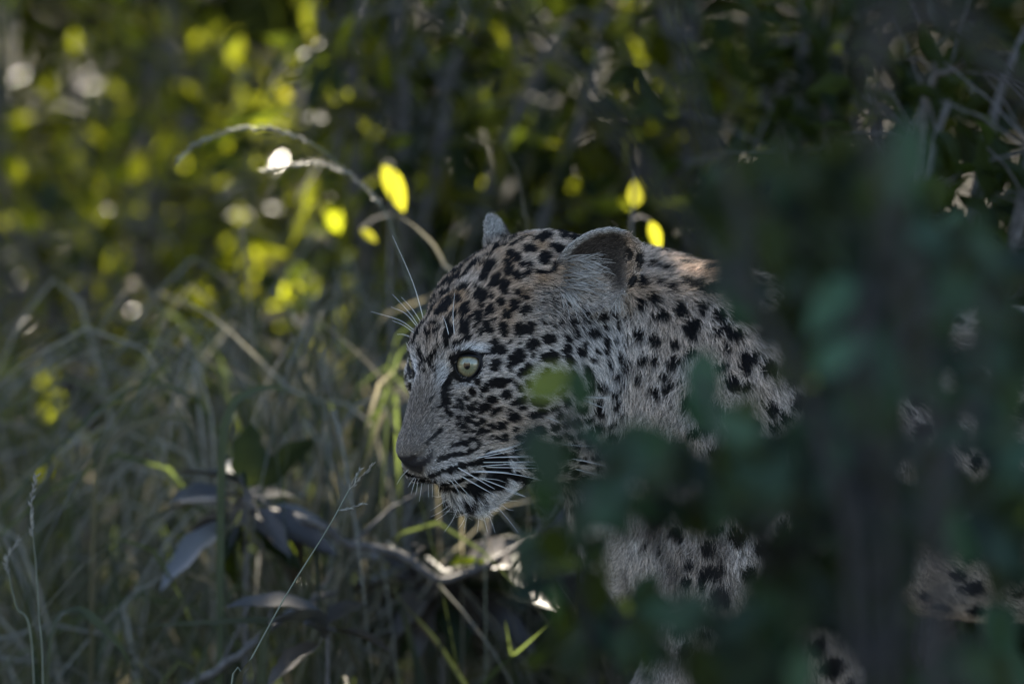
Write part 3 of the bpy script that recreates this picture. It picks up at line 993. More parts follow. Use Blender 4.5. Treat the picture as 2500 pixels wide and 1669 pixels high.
def whisker(pts, rad, mat, out=.18, root=True):
    p0 = on_surface(*pts[0], 7)
    Q = [p0]
    for x, y in pts[1:]:
        d = math.hypot(x - pts[0][0], y - pts[0][1]) * FRAME / 2500
        Q.append(P(x, y, p0[1] - d * out))
    line = spline(Q, 9)
    line = line + np.array((0, 0, 1)) * (np.linspace(0, 1, 9)[:, None] * (1 - np.linspace(0, 1, 9)[:, None])) * rng.normal(0, .0012)
    V, F = tube_arrays(line - LOC, np.linspace(1, .28, 9) * rad, 5)
    return mesh_obj('whisker', V, F, mat, leopard)


def zz(ox, oy, k, pts):
    return [(ox + x / k, oy + y / k) for x, y in pts]


for pts in ([(1190, 628), (1500, 550), (1890, 470)], [(1330, 570), (1600, 480), (1830, 380)], [(1300, 580), (1560, 500), (1800, 410)], [(1290, 640), (1600, 600), (1970, 580)],
            [(1480, 620), (1750, 605), (2100, 608)], [(1270, 692), (1600, 660), (1900, 655)], [(1500, 668), (1750, 670), (2060, 672)], [(1240, 745), (1550, 705), (1980, 705)],
            [(1310, 752), (1700, 738), (2150, 748)], [(1130, 808), (1600, 822), (2130, 930)], [(1200, 800), (1400, 795), (1580, 800)], [(950, 765), (1200, 890), (1400, 1010)],
            [(1000, 860), (1200, 980), (1440, 1110)], [(1270, 870), (1500, 980), (1800, 1110)]):
    whisker(zz(940, 1000, 5.2275, pts), .00038, M_whisk)
for pts in ([(1230, 880), (1420, 880), (1550, 930)], [(890, 890), (1000, 1020), (1110, 1130)], [(830, 910), (920, 1010), (970, 1120)],
            [(800, 1130), (700, 1210), (580, 1285)], [(840, 1200), (720, 1290), (580, 1365)], [(860, 1240), (770, 1330), (650, 1405)], [(930, 1290), (860, 1410), (750, 1565)], [(1060, 1290), (1010, 1410), (940, 1510)],
            [(1060, 1300), (1030, 1430), (1010, 1560)], [(1190, 1290), (1192, 1430), (1175, 1565)], [(1230, 1300), (1275, 1430), (1310, 1565)], [(1310, 1280), (1360, 1420), (1405, 1565)],
            [(1400, 1230), (1550, 1370), (1700, 1565)], [(1470, 1130), (1570, 1155), (1690, 1160)], [(1460, 1200), (1550, 1260), (1640, 1280)], [(1530, 1030), (1650, 1070), (1800, 1110)],
            [(270, 780), (210, 850), (150, 950)], [(360, 880), (320, 940), (290, 990)], [(385, 905), (355, 990), (330, 1080)], [(470, 970), (450, 1080), (435, 1170)], [(600, 980), (605, 1060), (600, 1130)],
            [(680, 985), (682, 1050), (683, 1110)], [(790, 1085), (680, 1110), (590, 1090)], [(420, 930), (405, 1010), (390, 1080)], [(550, 985), (555, 1060), (555, 1120)]):
    whisker(zz(940, 1000, 5.2275, pts), .00024, M_whisk, .06)
whisker(zz(940, 1000, 5.2275, [(1230, 485), (1500, 400), (1930, 280)]), .0004, M_whiskd)
for pts in ([(1030, 777), (1008, 690), (958, 575)], [(1016, 791), (999, 763), (958, 718)], [(1022, 782), (1008, 757), (980, 725)], [(1013, 794), (990, 765), (955, 749)], [(1005, 802), (975, 780), (905, 760)],
            [(1008, 811), (985, 794), (957, 782)], [(997, 818), (985, 816), (969, 816)], [(1105, 813), (1106, 765), (1110, 715)], [(1094, 812), (1088, 790), (1080, 770)]):
    whisker(pts, .00036, M_whisk, .10)
for pts in ([(1420, 970), (1455, 970), (1490, 970)], [(1420, 976), (1445, 984), (1472, 995)], [(1339, 1021), (1352, 1026), (1364, 1031)], [(1395, 1122), (1450, 1130), (1512, 1146)], [(1402, 1148), (1450, 1156), (1492, 1170)], [(1370, 1090), (1415, 1089), (1461, 1090)]):
    whisker(pts, .0004, M_whisk, .10)

# ================================================================== plants: materials and builders
def leaf_mat(name, col, trans, mix=.38, rough=.38, spec=.5, vary=.35, hue=(0, 0, 0)):
    """Leaf: glossy skin, diffuse body, light shining through."""
    m, nt, out = new_mat(name)
    N = nt.nodes.new
    oi = N('ShaderNodeObjectInfo'); ge = N('ShaderNodeNewGeometry')
    ad = N('ShaderNodeMath'); ad.operation = 'ADD'
    nt.links.new(oi.outputs['Random'], ad.inputs[0]); nt.links.new(ge.outputs['Random Per Island'], ad.inputs[1])
    fr = N('ShaderNodeMath'); fr.operation = 'FRACT'; nt.links.new(ad.outputs[0], fr.inputs[0])
    tc = N('ShaderNodeTexCoord')
    nz = N('ShaderNodeTexNoise'); nz.inputs['Scale'].default_value = 55; nz.inputs['Detail'].default_value = 3
    nt.links.new(ge.outputs['Position'], nz.inputs['Vector'])
    mr = N('ShaderNodeMapRange'); mr.inputs['To Min'].default_value = 1 - vary; mr.inputs['To Max'].default_value = 1 + vary
    nt.links.new(fr.outputs[0], mr.inputs['Value'])
    mr2 = N('ShaderNodeMapRange'); mr2.inputs['To Min'].default_value = .7; mr2.inputs['To Max'].default_value = 1.3
    nt.links.new(nz.outputs[0], mr2.inputs['Value'])
    mu = N('ShaderNodeMath'); mu.operation = 'MULTIPLY'; nt.links.new(mr.outputs[0], mu.inputs[0]); nt.links.new(mr2.outputs[0], mu.inputs[1])
    mixc = N('ShaderNodeMix'); mixc.data_type = 'RGBA'
    mixc.inputs['A'].default_value = (*col, 1)
    alt = tuple(max(0, c + h) for c, h in zip(col, hue)); mixc.inputs['B'].default_value = (*alt, 1)
    fr2 = N('ShaderNodeMath'); fr2.operation = 'MULTIPLY'; fr2.inputs[1].default_value = 7.31; nt.links.new(fr.outputs[0], fr2.inputs[0])
    fr3 = N('ShaderNodeMath'); fr3.operation = 'FRACT'; nt.links.new(fr2.outputs[0], fr3.inputs[0])
    nt.links.new(fr3.outputs[0], mixc.inputs['Factor'])
    sc = N('ShaderNodeVectorMath'); sc.operation = 'SCALE'
    nt.links.new(mixc.outputs['Result'], sc.inputs[0]); nt.links.new(mu.outputs[0], sc.inputs['Scale'])
    b = N('ShaderNodeBsdfPrincipled')
    nt.links.new(sc.outputs[0], b.inputs['Base Color'])
    b.inputs['Roughness'].default_value = rough; b.inputs['Specular IOR Level'].default_value = spec
    bp = N('ShaderNodeBump'); bp.inputs['Strength'].default_value = .25; bp.inputs['Distance'].default_value = .002
    nt.links.new(nz.outputs[0], bp.inputs['Height']); nt.links.new(bp.outputs[0], b.inputs['Normal'])
    t = N('ShaderNodeBsdfTranslucent')
    st = N('ShaderNodeVectorMath'); st.operation = 'SCALE'; st.inputs[0].default_value = trans
    nt.links.new(mu.outputs[0], st.inputs['Scale']); nt.links.new(st.outputs[0], t.inputs['Color'])
    mx = N('ShaderNodeMixShader'); mx.inputs[0].default_value = mix
    nt.links.new(b.outputs[0], mx.inputs[1]); nt.links.new(t.outputs[0], mx.inputs[2])
    nt.links.new(mx.outputs[0], out.inputs[0])
    return m


def bark_mat(name, col, scale=60):
    m, nt, out = new_mat(name)
    N = nt.nodes.new
    ge = N('ShaderNodeNewGeometry')
    nz = N('ShaderNodeTexNoise'); nz.inputs['Scale'].default_value = scale; nz.inputs['Detail'].default_value = 6
    nt.links.new(ge.outputs['Position'], nz.inputs['Vector'])
    rp_ = N('ShaderNodeValToRGB')
    rp_.color_ramp.elements[0].position = .3; rp_.color_ramp.elements[0].color = (*(c * .45 for c in col), 1)
    rp_.color_ramp.elements[1].position = .75; rp_.color_ramp.elements[1].color = (*(c * 1.4 for c in col), 1)
    nt.links.new(nz.outputs[0], rp_.inputs[0])
    b = N('ShaderNodeBsdfPrincipled'); b.inputs['Roughness'].default_value = .8
    nt.links.new(rp_.outputs[0], b.inputs['Base Color'])
    bp = N('ShaderNodeBump'); bp.inputs['Strength'].default_value = .6; bp.inputs['Distance'].default_value = .004
    nt.links.new(nz.outputs[0], bp.inputs['Height']); nt.links.new(bp.outputs[0], b.inputs['Normal'])
    nt.links.new(b.outputs[0], out.inputs[0])
    return m


M_LEAF_FRONT = leaf_mat('leaf_front', (.025, .054, .032), (.05, .11, .03), .25, .55, .2, .75, (.008, .0, -.006))
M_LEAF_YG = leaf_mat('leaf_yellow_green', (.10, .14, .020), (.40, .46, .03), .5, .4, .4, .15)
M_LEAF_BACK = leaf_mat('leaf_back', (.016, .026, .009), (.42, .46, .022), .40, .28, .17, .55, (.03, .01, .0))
M_LEAF_DARK = leaf_mat('leaf_dark', (.014, .022, .012), (.12, .16, .015), .28, .34, .08, .4)
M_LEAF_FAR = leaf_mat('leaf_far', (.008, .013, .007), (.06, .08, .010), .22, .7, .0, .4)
M_LEAF_GREY = leaf_mat('leaf_grey', (.10, .10, .104), (.05, .06, .04), .12, .32, .6, .25)
M_LEAF_DEAD = leaf_mat('leaf_dead', (.050, .046, .045), (.06, .04, .02), .15, .38, .5, .45, (.02, .008, -.004))
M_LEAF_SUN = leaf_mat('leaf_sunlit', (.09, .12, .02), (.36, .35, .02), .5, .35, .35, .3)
M_LEAF_CANOPY = leaf_mat('leaf_canopy', (.045, .075, .022), (.20, .28, .03), .35, .4, .5, .3)
M_GRASS = leaf_mat('grass_green', (.030, .043, .030), (.15, .20, .05), .30, .45, .15, .35, (.05, .02, .01))
M_GRASS_PALE = leaf_mat('grass_pale', (.20, .19, .155), (.28, .25, .16), .32, .42, .28, .5)
M_STALK = leaf_mat('grass_stalk', (.20, .22, .16), (.1, .13, .05), .15, .45, .5, .2)
M_SEED = leaf_mat('seed_husk', (.32, .30, .25), (.2, .18, .1), .25, .5, .4, .3)
M_BARK = bark_mat('bark_dark', (.022, .020, .019))
M_TWIG = bark_mat('twig_grey', (.12, .11, .105), 120)


def leaf_template(width=.42, fold=.18, droop=.16, seg=4, tip=1.0, wavy=0.0):
    """Leaf along +X (0..1), width along Y, face +Z; folded along the midrib and drooping."""
    V, F = [], []
    for i in range(seg + 1):
        x = i / seg
        w = .5 * width * (math.sin(math.pi * (x ** .8)) ** .75 if 0 < x < 1 else .03)
        z = -droop * x * x
        k = wavy * math.sin(x * 17)
        V += [(x, -w * (1 + k), z + fold * w * 1.2), (x, 0, z), (x, w * (1 - k), z + fold * w * 1.2)]
    for i in range(seg):
        a = i * 3
        F += [(a, a + 3, a + 4, a + 1), (a + 1, a + 4, a + 5, a + 2)]
    return np.array(V), np.array(F)


LT_BROAD = leaf_template(.52, .25, .18, 5)
LT_OVAL = leaf_template(.62, .15, .10, 5)
LT_NARROW = leaf_template(.24, .3, .30, 5)
LT_CHEAP = leaf_template(.48, .25, .15, 2)
LT_CURL = leaf_template(.36, .9, .45, 6)
LT_WAVY = leaf_template(.46, .3, .22, 9, wavy=.16)


def leaf_mesh(name, tpl, mat):
    me = bpy.data.meshes.new(name)
    me.from_pydata(tpl[0].tolist(), [], tpl[1].tolist())
    me.polygons.foreach_set('use_smooth', [True] * len(me.polygons))
    me.materials.append(mat)
    return me


_mesh_cache = {}


def shared_leaf(tpl_name, mat):
    k = (tpl_name, mat.name)
    if k not in _mesh_cache:
        _mesh_cache[k] = leaf_mesh('leaf', globals()[tpl_name], mat)
    return _mesh_cache[k]


def frame_of(direction, normal):
    x = np.asarray(direction, float); x = x / (np.linalg.norm(x) + 1e-12)
    z = np.asarray(normal, float); z = z - x * (x @ z); z = z / (np.linalg.norm(z) + 1e-12)
    return np.stack((x, np.cross(z, x), z), 1)


def put_leaf(parent, pos, direction, normal, size, tpl_name, mat, name='leaf', wide=1.0):
    o = bpy.data.objects.new(name, shared_leaf(tpl_name, mat))
    COL.objects.link(o)
    o.parent = parent
    f = frame_of(direction, normal) * np.array((size, size * wide, size))
    l = np.asarray(pos) - np.array(parent.location)
    o.matrix_basis = Matrix([[*f[i], l[i]] for i in range(3)] + [[0, 0, 0, 1]])
    return o


def foliage(name, parent, pos, dirs, nrms, sizes, tpl, mat, kind='stuff', loc=None):
    """Many leaves joined in one mesh."""
    pos = np.asarray(pos); n = len(pos)
    x = dirs / (np.linalg.norm(dirs, axis=1, keepdims=True) + 1e-12)
    z = nrms - x * (x * nrms).sum(1, keepdims=True); z /= np.linalg.norm(z, axis=1, keepdims=True) + 1e-12
    y = np.cross(z, x)
    V = (tpl[0][None, :, 0:1] * x[:, None] + tpl[0][None, :, 1:2] * y[:, None] + tpl[0][None, :, 2:3] * z[:, None]) * sizes[:, None, None] + pos[:, None]
    k = len(tpl[0])
    Q = (tpl[1][None] + (np.arange(n) * k)[:, None, None]).reshape(-1, 4)
    off = np.array(parent.location) if parent is not None else np.zeros(3)
    o = fast_mesh(name, V.reshape(-1, 3) - off, Q, mat, parent)
    o['kind'] = kind
    return o


def tubes(name, parent, lines, mat, sides=5):
    """Several twigs of one branch system as one mesh."""
    VV, FF, o = [], [], 0
    for pts, rad in lines:
        V, F = tube_arrays(pts, rad, sides)
        VV.append(V); FF.append(F + o); o += len(V)
    off = np.array(parent.location) if parent is not None else np.zeros(3)
    return fast_mesh(name, np.concatenate(VV) - off, np.concatenate(FF), mat, parent)


def up_jitter(n, amount):
    v = rng.normal(0, amount, (n, 3)); v[:, 2] += 1
    return v


def bush(name, label, group, base, crown, radii, n_branch, n_leaf, n_more, size, tpl_name, mat, stem_mat, more_tpl=None, droop=.15, base_r=.012, mat2=None, share2=0.0, side=.05, flat=.6, cat='bush', accept=None):
    """Shrub: stems fan out from the base into a crown; leaves sit on side twigs. First n_leaf as objects, the rest joined."""
    root = empty(name, base, label, cat, group)
    base = np.asarray(base, float); crown = np.asarray(crown, float)
    anchors, dirs = [], []
    for _ in range(n_branch):
        while True:
            v = rng.uniform(-1, 1, 3)
            if v @ v < 1:
                break
        tip = crown + v * np.asarray(radii)
        c1 = base + (tip - base) * np.array((.1, .1, .45)) + rng.normal(0, .03, 3)
        c2 = tip - (tip - base) * np.array((.35, .35, .12)) + rng.normal(0, .04, 3)
        line = bezier(base + rng.normal(0, .012, 3) * (1, 1, 0), c1, c2, tip, 12)
        tubes('stem', root, [(line, np.linspace(base_r, base_r * .22, 12))], stem_mat)
        anchors.append(line[4:]); d = np.gradient(line, axis=0)[4:]
        dirs.append(d / np.linalg.norm(d, axis=1, keepdims=True))
    anchors = np.concatenate(anchors); dirs = np.concatenate(dirs)
    total = n_leaf + n_more
    if accept is not None:
        pick = []
        while len(pick) < total:
            i = rng.integers(0, len(anchors)); 
            if accept(anchors[i]): pick.append(i)
        i = np.array(pick)
    else:
        i = rng.integers(0, len(anchors), total)
    off = rng.normal(0, side, (total, 3))
    pos = anchors[i] + off
    out = off / (np.linalg.norm(off, axis=1, keepdims=True) + 1e-9)
    ld = out * .8 + dirs[i] * .5 + np.array((0, 0, -droop)) + rng.normal(0, .25, (total, 3))
    nr = up_jitter(total, flat)
    sz = size * rng.uniform(.65, 1.25, total)
    ok = np.ones(total, bool)
    for g, r_ in globals().get('KEY_GAPS', ()):  # leaves left out along the sun lines to chosen lit points
        d = pos - g
        t_ = d @ SUN_DIR
        ok &= (np.linalg.norm(d - t_[:, None] * SUN_DIR, axis=1) > r_ + size * .5) | (t_ < .02)
    order = np.argsort(pos[:, 1])                       # nearest the viewer first
    order = order[ok[order]]
    for k in order[:n_leaf]:
        mm_ = mat2 if (mat2 is not None and rng.random() < share2) else mat
        put_leaf(root, pos[k], ld[k], nr[k], sz[k], tpl_name, mm_)
    tw = [(np.array((anchors[i[k]], anchors[i[k]] + off[k] * .55 + (0, 0, .006), pos[k])), np.array((.0016, .0012, .0008))) for k in order[:n_leaf]]
    if tw:
        tubes('twigs', root, tw, stem_mat, 3)['kind'] = 'stuff'
    rest = order[n_leaf:]
    if len(rest):
        foliage('foliage', root, pos[rest], ld[rest], nr[rest], sz[rest], more_tpl or LT_CHEAP, mat)
    return root


def blade_arrays(pts, width, normal_hint=(0, -1, .3), fold=.3):
    """Grass blade: folded strip along a polyline, tapering to the tip."""
    pts = np.asarray(pts, float); n = len(pts)
    t = np.gradient(pts, axis=0); t /= np.linalg.norm(t, axis=1, keepdims=True) + 1e-12
    s = np.cross(t, np.asarray(normal_hint, float)); s /= np.linalg.norm(s, axis=1, keepdims=True) + 1e-12
    nn = np.cross(s, t)
    u = np.linspace(0, 1, n)
    w = width * .5 * np.minimum(1, (1 - u) * 2.2 + .04) * (.55 + .45 * np.minimum(1, u * 4))
    V = np.stack((pts - s * w[:, None] + nn * (w * fold)[:, None], pts, pts + s * w[:, None] + nn * (w * fold)[:, None]), 1).reshape(-1, 3)
    F = []
    for i in range(n - 1):
        a = i * 3
        F += [(a, a + 3, a + 4, a + 1), (a + 1, a + 4, a + 5, a + 2)]
    return V, np.array(F)


def blade(root, pts, width, mat, name='blade', n=12, hint=None):
    V, F = blade_arrays(spline(pts, n), width, hint if hint is not None else rng.normal(0, 1, 3) * (.6, .3, .3) + (0, -.6, .6))
    return fast_mesh(name, V - np.array(root.location), F, mat, root)


def tussock(label, base, n, height, spread, width, mats, lean=(0, 0), arch=.5):
    root = empty('grass_tussock', base, label, 'grass', 'tussocks of arching grass')
    base = np.asarray(base, float)
    for k in range(n):
        a = rng.uniform(0, 6.283); h = height * rng.uniform(.6, 1.15); s = spread * rng.uniform(.4, 1.2)
        d = np.array((math.cos(a) + lean[0], math.sin(a) * .7 + lean[1], 0))
        b = base + np.array((rng.normal(0, .03), rng.normal(0, .03), 0))
        p = [b, b + d * s * .18 + (0, 0, h * .6), b + d * s * .55 + (0, 0, h), b + d * s * 1.05 + (0, 0, h * (1 - arch * .35)), b + d * s * 1.45 + (0, 0, h * (1 - arch))]
        blade(root, p, width * rng.uniform(.6, 1.3), mats[rng.integers(len(mats))])
    return root


def seed_stalk(name, label, pts, rad, seeds, mat, group=None, n=24, seed_len=.006, spike=None, blades=()):
    """A single flowering grass stem with its seed head branches."""
    line = spline(pts, n)
    root = empty(name, line[0], label, 'grass stem', group)
    tubes('stem', root, [(line, np.linspace(rad, rad * .45, n))], mat)
    for sp in seeds:
        sl = spline(sp, 14)
        VV, FF, o = [], [], 0
        V, F = tube_arrays(sl, rad * .5, 4); VV.append(V); FF.append(F); o = len(V)
        d = np.gradient(sl, axis=0); d /= np.linalg.norm(d, axis=1, keepdims=True)
        total = np.linalg.norm(sl[-1] - sl[0])
        m = max(8, int(total / (seed_len * .33)))
        for j in range(m):
            u = j / m
            ii = min(int(u * 13), 12)
            p0 = sl[ii] + (sl[ii + 1] - sl[ii]) * (u * 13 - ii)
            sd = np.cross(d[ii], rng.normal(0, 1, 3)); sd /= np.linalg.norm(sd)
            q = d[ii] * .85 + sd * .5
            V, F = tube_arrays(np.array((p0, p0 + q * seed_len * .5, p0 + q * seed_len)), np.array((.25, .8, .1)) * seed_len * .2, 4)
            VV.append(V); FF.append(F + o); o += len(V)
        fast_mesh('seed_head', np.concatenate(VV) - np.array(root.location), np.concatenate(FF), M_SEED, root)
    for bl, w in blades:
        blade(root, bl, w, M_GRASS, 'leaf_blade')
    return root

# ================================================================== the place
# ground
def ground_mat():
    m, nt, out = new_mat('forest_soil')
    N = nt.nodes.new
    ge = N('ShaderNodeNewGeometry')
    nz = N('ShaderNodeTexNoise'); nz.inputs['Scale'].default_value = 9; nz.inputs['Detail'].default_value = 8
    nt.links.new(ge.outputs['Position'], nz.inputs['Vector'])
    r_ = N('ShaderNodeValToRGB')
    r_.color_ramp.elements[0].position = .3; r_.color_ramp.elements[0].color = (.035, .028, .022, 1)
    r_.color_ramp.elements[1].position = .7; r_.color_ramp.elements[1].color = (.10, .085, .060, 1)
    nt.links.new(nz.outputs[0], r_.inputs[0])
    b = N('ShaderNodeBsdfPrincipled'); b.inputs['Roughness'].default_value = .95
    nt.links.new(r_.outputs[0], b.inputs['Base Color'])
    bp = N('ShaderNodeBump'); bp.inputs['Distance'].default_value = .02
    nt.links.new(nz.outputs[0], bp.inputs['Height']); nt.links.new(bp.outputs[0], b.inputs['Normal'])
    nt.links.new(b.outputs[0], out.inputs[0])
    return m


gx = np.concatenate((np.linspace(-400, -8, 8), np.linspace(-7, 7, 60), np.linspace(8, 400, 8)))
gy = np.concatenate((np.linspace(-400, -9, 8), np.linspace(-8.5, 12, 80), np.linspace(13, 800, 8)))
GXX, GYY = np.meshgrid(gx, gy, indexing='ij')
GZZ = -.006 + .012 * (noise2(GXX * 1.7 + 100, GYY * 1.7 + 100) - .5)
ni, nj = GXX.shape
ii, jj = np.meshgrid(np.arange(ni - 1), np.arange(nj - 1), indexing='ij')
a = (ii * nj + jj).ravel()
ground = fast_mesh('ground', np.stack((GXX, GYY, GZZ), -1).reshape(-1, 3), np.stack((a, a + nj, a + nj + 1, a + 1), 1), ground_mat())
ground['kind'] = 'structure'

rng = np.random.default_rng(100)
# litter of dead leaves and low grass on the ground: uncountable
n = 5000
pos = np.stack((rng.uniform(-1.6, 1.9, n), rng.uniform(-2.6, 5, n), rng.uniform(.004, .03, n)), 1)
a = rng.uniform(0, 6.283, n)
o = foliage('leaf_litter', None, pos, np.stack((np.cos(a), np.sin(a), rng.normal(0, .25, n)), 1), up_jitter(n, .35), rng.uniform(.025, .06, n), LT_CHEAP, M_LEAF_DEAD)
tag(o, 'dead grey and brown leaves littering the ground under the bushes', 'leaf litter')
n = 5200
pos = np.stack((rng.uniform(-1.5, 1.8, n), rng.uniform(.35, 4.2, n), rng.uniform(0, .01, n)), 1)
o = foliage('grass', None, pos, rng.normal(0, .32, (n, 3)) + (0, 0, 1), rng.normal(0, 1, (n, 3)), rng.uniform(.10, .34, n), leaf_template(.035, .3, .45, 4), M_GRASS)
tag(o, 'low green grass growing among the bushes', 'grass')

# far thicket closing the view
n = 34000
pos = np.stack((rng.uniform(-2.1, 2.4, n), rng.uniform(3.9, 7.6, n), rng.uniform(.0, 1.5, n)), 1)
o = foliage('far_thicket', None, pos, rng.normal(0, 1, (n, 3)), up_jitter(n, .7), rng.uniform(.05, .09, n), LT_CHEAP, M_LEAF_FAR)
tag(o, 'dense dark thicket of leaves filling the far background', 'thicket', kind='stuff')
# woodland added behind and at the sides to block the bright low sky
n = 26000
u = rng.random(n)
wx = np.where(u < .5, rng.uniform(-9, 9, n), np.where(u < .75, rng.uniform(-9, -4.8, n), rng.uniform(4.8, 9, n)))
wy = np.where(u < .5, rng.uniform(9.5, 13, n), rng.uniform(-3, 9.5, n))
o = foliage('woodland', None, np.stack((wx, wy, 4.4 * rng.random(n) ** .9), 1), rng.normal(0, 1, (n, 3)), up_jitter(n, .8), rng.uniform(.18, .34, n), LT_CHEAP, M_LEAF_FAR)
tag(o, 'dark woodland added behind the thicket and at the sides to block the low sky', 'woodland', kind='stuff')

def poly_sample(poly, n, holes=()):
    poly = np.array(poly, float)
    lo, hi = poly.min(0), poly.max(0)
    out = []
    while len(out) < n:
        p = rng.uniform(lo, hi)
        if in_poly(np.array((p[0],)), np.array((p[1],)), poly)[0] and all(math.hypot((p[0] - h[0]) / h[2], (p[1] - h[1]) / h[3]) > 1 for h in holes):
            out.append(p)
    return out


rng = np.random.default_rng(101)
# sun tunnels cut through the added crowns towards chosen points: (lit point, radius of the opening)
GAPS = [(on_surface(1728, 674, 12), .006), (on_surface(1640, 642, 12), -.004)]
for sx, sy, y, r_ in ((963, 458, .75, .06), (1560, 500, .62, .05), (860, 1320, .40, -.004), (690, 1475, .28, .004), (1045, 600, .5, .03), (930, 930, .55, .025), (560, 800, .6, .025)):
    GAPS.append((P(sx, sy, y), r_))
KEY_GAPS = GAPS[:6]
for sx, sy in poly_sample([(0, 0), (1700, 0), (1720, 560), (1060, 600), (940, 900), (760, 1100), (0, 1250)], 220):
    GAPS.append((P(sx, sy, rng.uniform(1.2, 2.5)), rng.uniform(-.005, .004)))
for sx, sy in poly_sample([(280, 680), (950, 560), (940, 1250), (280, 1200)], 14):
    GAPS.append((P(sx, sy, rng.uniform(.5, 1.1)), rng.uniform(.004, .016)))
for sx, sy in poly_sample([(430, 300), (960, 330), (1010, 600), (760, 420)], 8):
    GAPS.append((P(sx, sy, .42), rng.uniform(.006, .014)))
for sx, sy in poly_sample([(1750, 40), (2480, 40), (2480, 560), (1760, 520)], 16):
    GAPS.append((P(sx, sy, rng.uniform(.5, 1.1)), rng.uniform(.001, .006)))
for sx, sy in poly_sample([(560, 200), (1050, 250), (1060, 640), (700, 760), (560, 500)], 40):
    GAPS.append((P(sx, sy, rng.uniform(1.2, 2.0)), rng.uniform(.002, .016)))
for sx, sy in poly_sample([(1000, 0), (1760, 0), (1740, 480), (1050, 470)], 46):
    GAPS.append((P(sx, sy, rng.uniform(1.0, 1.7)), rng.uniform(.0, .012)))


rng = np.random.default_rng(102)
# background bushes: (photo px of the crown centre, depth, radii, ...)
def bg_bush(label, sx, sy, y, radii, leaves, more, size, tpl, mat, branches=9, **kw):
    c = P(sx, sy, y)
    return bush('bush', label, 'bushes behind the leopard', (c[0] + rng.uniform(-.06, .06), y, 0), c, radii, branches, leaves, more, size, tpl, mat, M_TWIG, **kw)


bg_bush('bush with small round leaves filling the upper left corner', 180, 230, 2.3, (.20, .3, .26), 130, 700, .034, 'LT_OVAL', M_LEAF_BACK, 12, mat2=M_LEAF_DARK, share2=.4)
bg_bush('sun-dappled bush left of the arching grass plume', 560, 260, 2.0, (.20, .3, .26), 140, 700, .034, 'LT_OVAL', M_LEAF_BACK, 12, mat2=M_LEAF_DARK, share2=.35)
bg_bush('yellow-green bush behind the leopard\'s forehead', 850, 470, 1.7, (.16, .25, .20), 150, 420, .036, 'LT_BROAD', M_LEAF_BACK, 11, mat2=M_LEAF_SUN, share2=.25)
bg_bush('low bush with yellowing leaves at the left edge', 230, 700, 1.8, (.22, .3, .18), 130, 520, .032, 'LT_OVAL', M_LEAF_BACK, 11, mat2=M_LEAF_DARK, share2=.3)
bg_bush('dark bush with drooping narrow leaves above the leopard\'s head', 1120, 170, 1.3, (.20, .22, .18), 170, 520, .060, 'LT_NARROW', M_LEAF_DARK, 13, droop=.7, mat2=M_LEAF_BACK, share2=.7)
bg_bush('bush with glowing leaves above the leopard\'s ear', 1520, 250, 1.5, (.17, .22, .22), 150, 480, .050, 'LT_BROAD', M_LEAF_BACK, 12, droop=.4, mat2=M_LEAF_DARK, share2=.4)
bg_bush('dark leathery bush above the leopard\'s back', 1960, 260, .95, (.22, .22, .22), 160, 600, .050, 'LT_CURL', M_LEAF_DARK, 13, droop=.3)
bg_bush('dark curled-leaf bush at the right edge above the foreground leaves', 2400, 380, .55, (.12, .14, .26), 130, 380, .048, 'LT_CURL', M_LEAF_DARK, 10, droop=.3)
bg_bush('shaded bush low behind the broad grey leaves', 480, 1050, 2.1, (.34, .3, .16), 120, 650, .034, 'LT_OVAL', M_LEAF_BACK, 12, mat2=M_LEAF_DARK, share2=.5)
bg_bush('shaded bush low behind the leopard\'s chin', 1200, 1250, 1.2, (.24, .25, .12), 110, 500, .034, 'LT_BROAD', M_LEAF_DARK, 10)

rng = np.random.default_rng(103)
# the few leaves burning yellow in the sun, on their own thin shoots
def sun_shoot(label, leaves, y):
    base = P(leaves[0][0], leaves[0][1], y); foot = np.array((base[0] + .03, y + .05, 0))
    root = empty('sunlit_shoot', foot, label, 'shoot', 'sunlit leaf shoots')
    top = base + (0, 0, .02)
    line = bezier(foot, foot + (0, 0, base[2] * .5), top - (.02, 0, .2), top, 14)
    tubes('stem', root, [(line, np.linspace(.004, .0012, 14))], M_TWIG)
    for sx, sy, ln, ang, wide in leaves:
        p = P(sx, sy, y)
        a = R(ang)
        d = RGT * math.cos(a) + UPV * math.sin(a)
        size = ln * FRAME / 2500 * (7 + y) / 7
        st = p - d * size * .5
        put_leaf(root, st, d, -FWD * .8 + UPV * .6, size, 'LT_BROAD', M_LEAF_SUN, wide=wide)
        k = np.argmin(np.linalg.norm(line - st, axis=1))
        tubes('twig', root, [(np.array((line[k], (line[k] + st) / 2 + (0, 0, .004), st)), .0009)], M_TWIG, 4)
    return root


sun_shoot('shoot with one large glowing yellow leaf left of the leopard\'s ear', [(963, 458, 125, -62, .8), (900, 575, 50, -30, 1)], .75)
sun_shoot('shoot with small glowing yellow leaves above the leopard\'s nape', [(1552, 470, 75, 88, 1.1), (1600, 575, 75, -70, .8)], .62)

rng = np.random.default_rng(104)
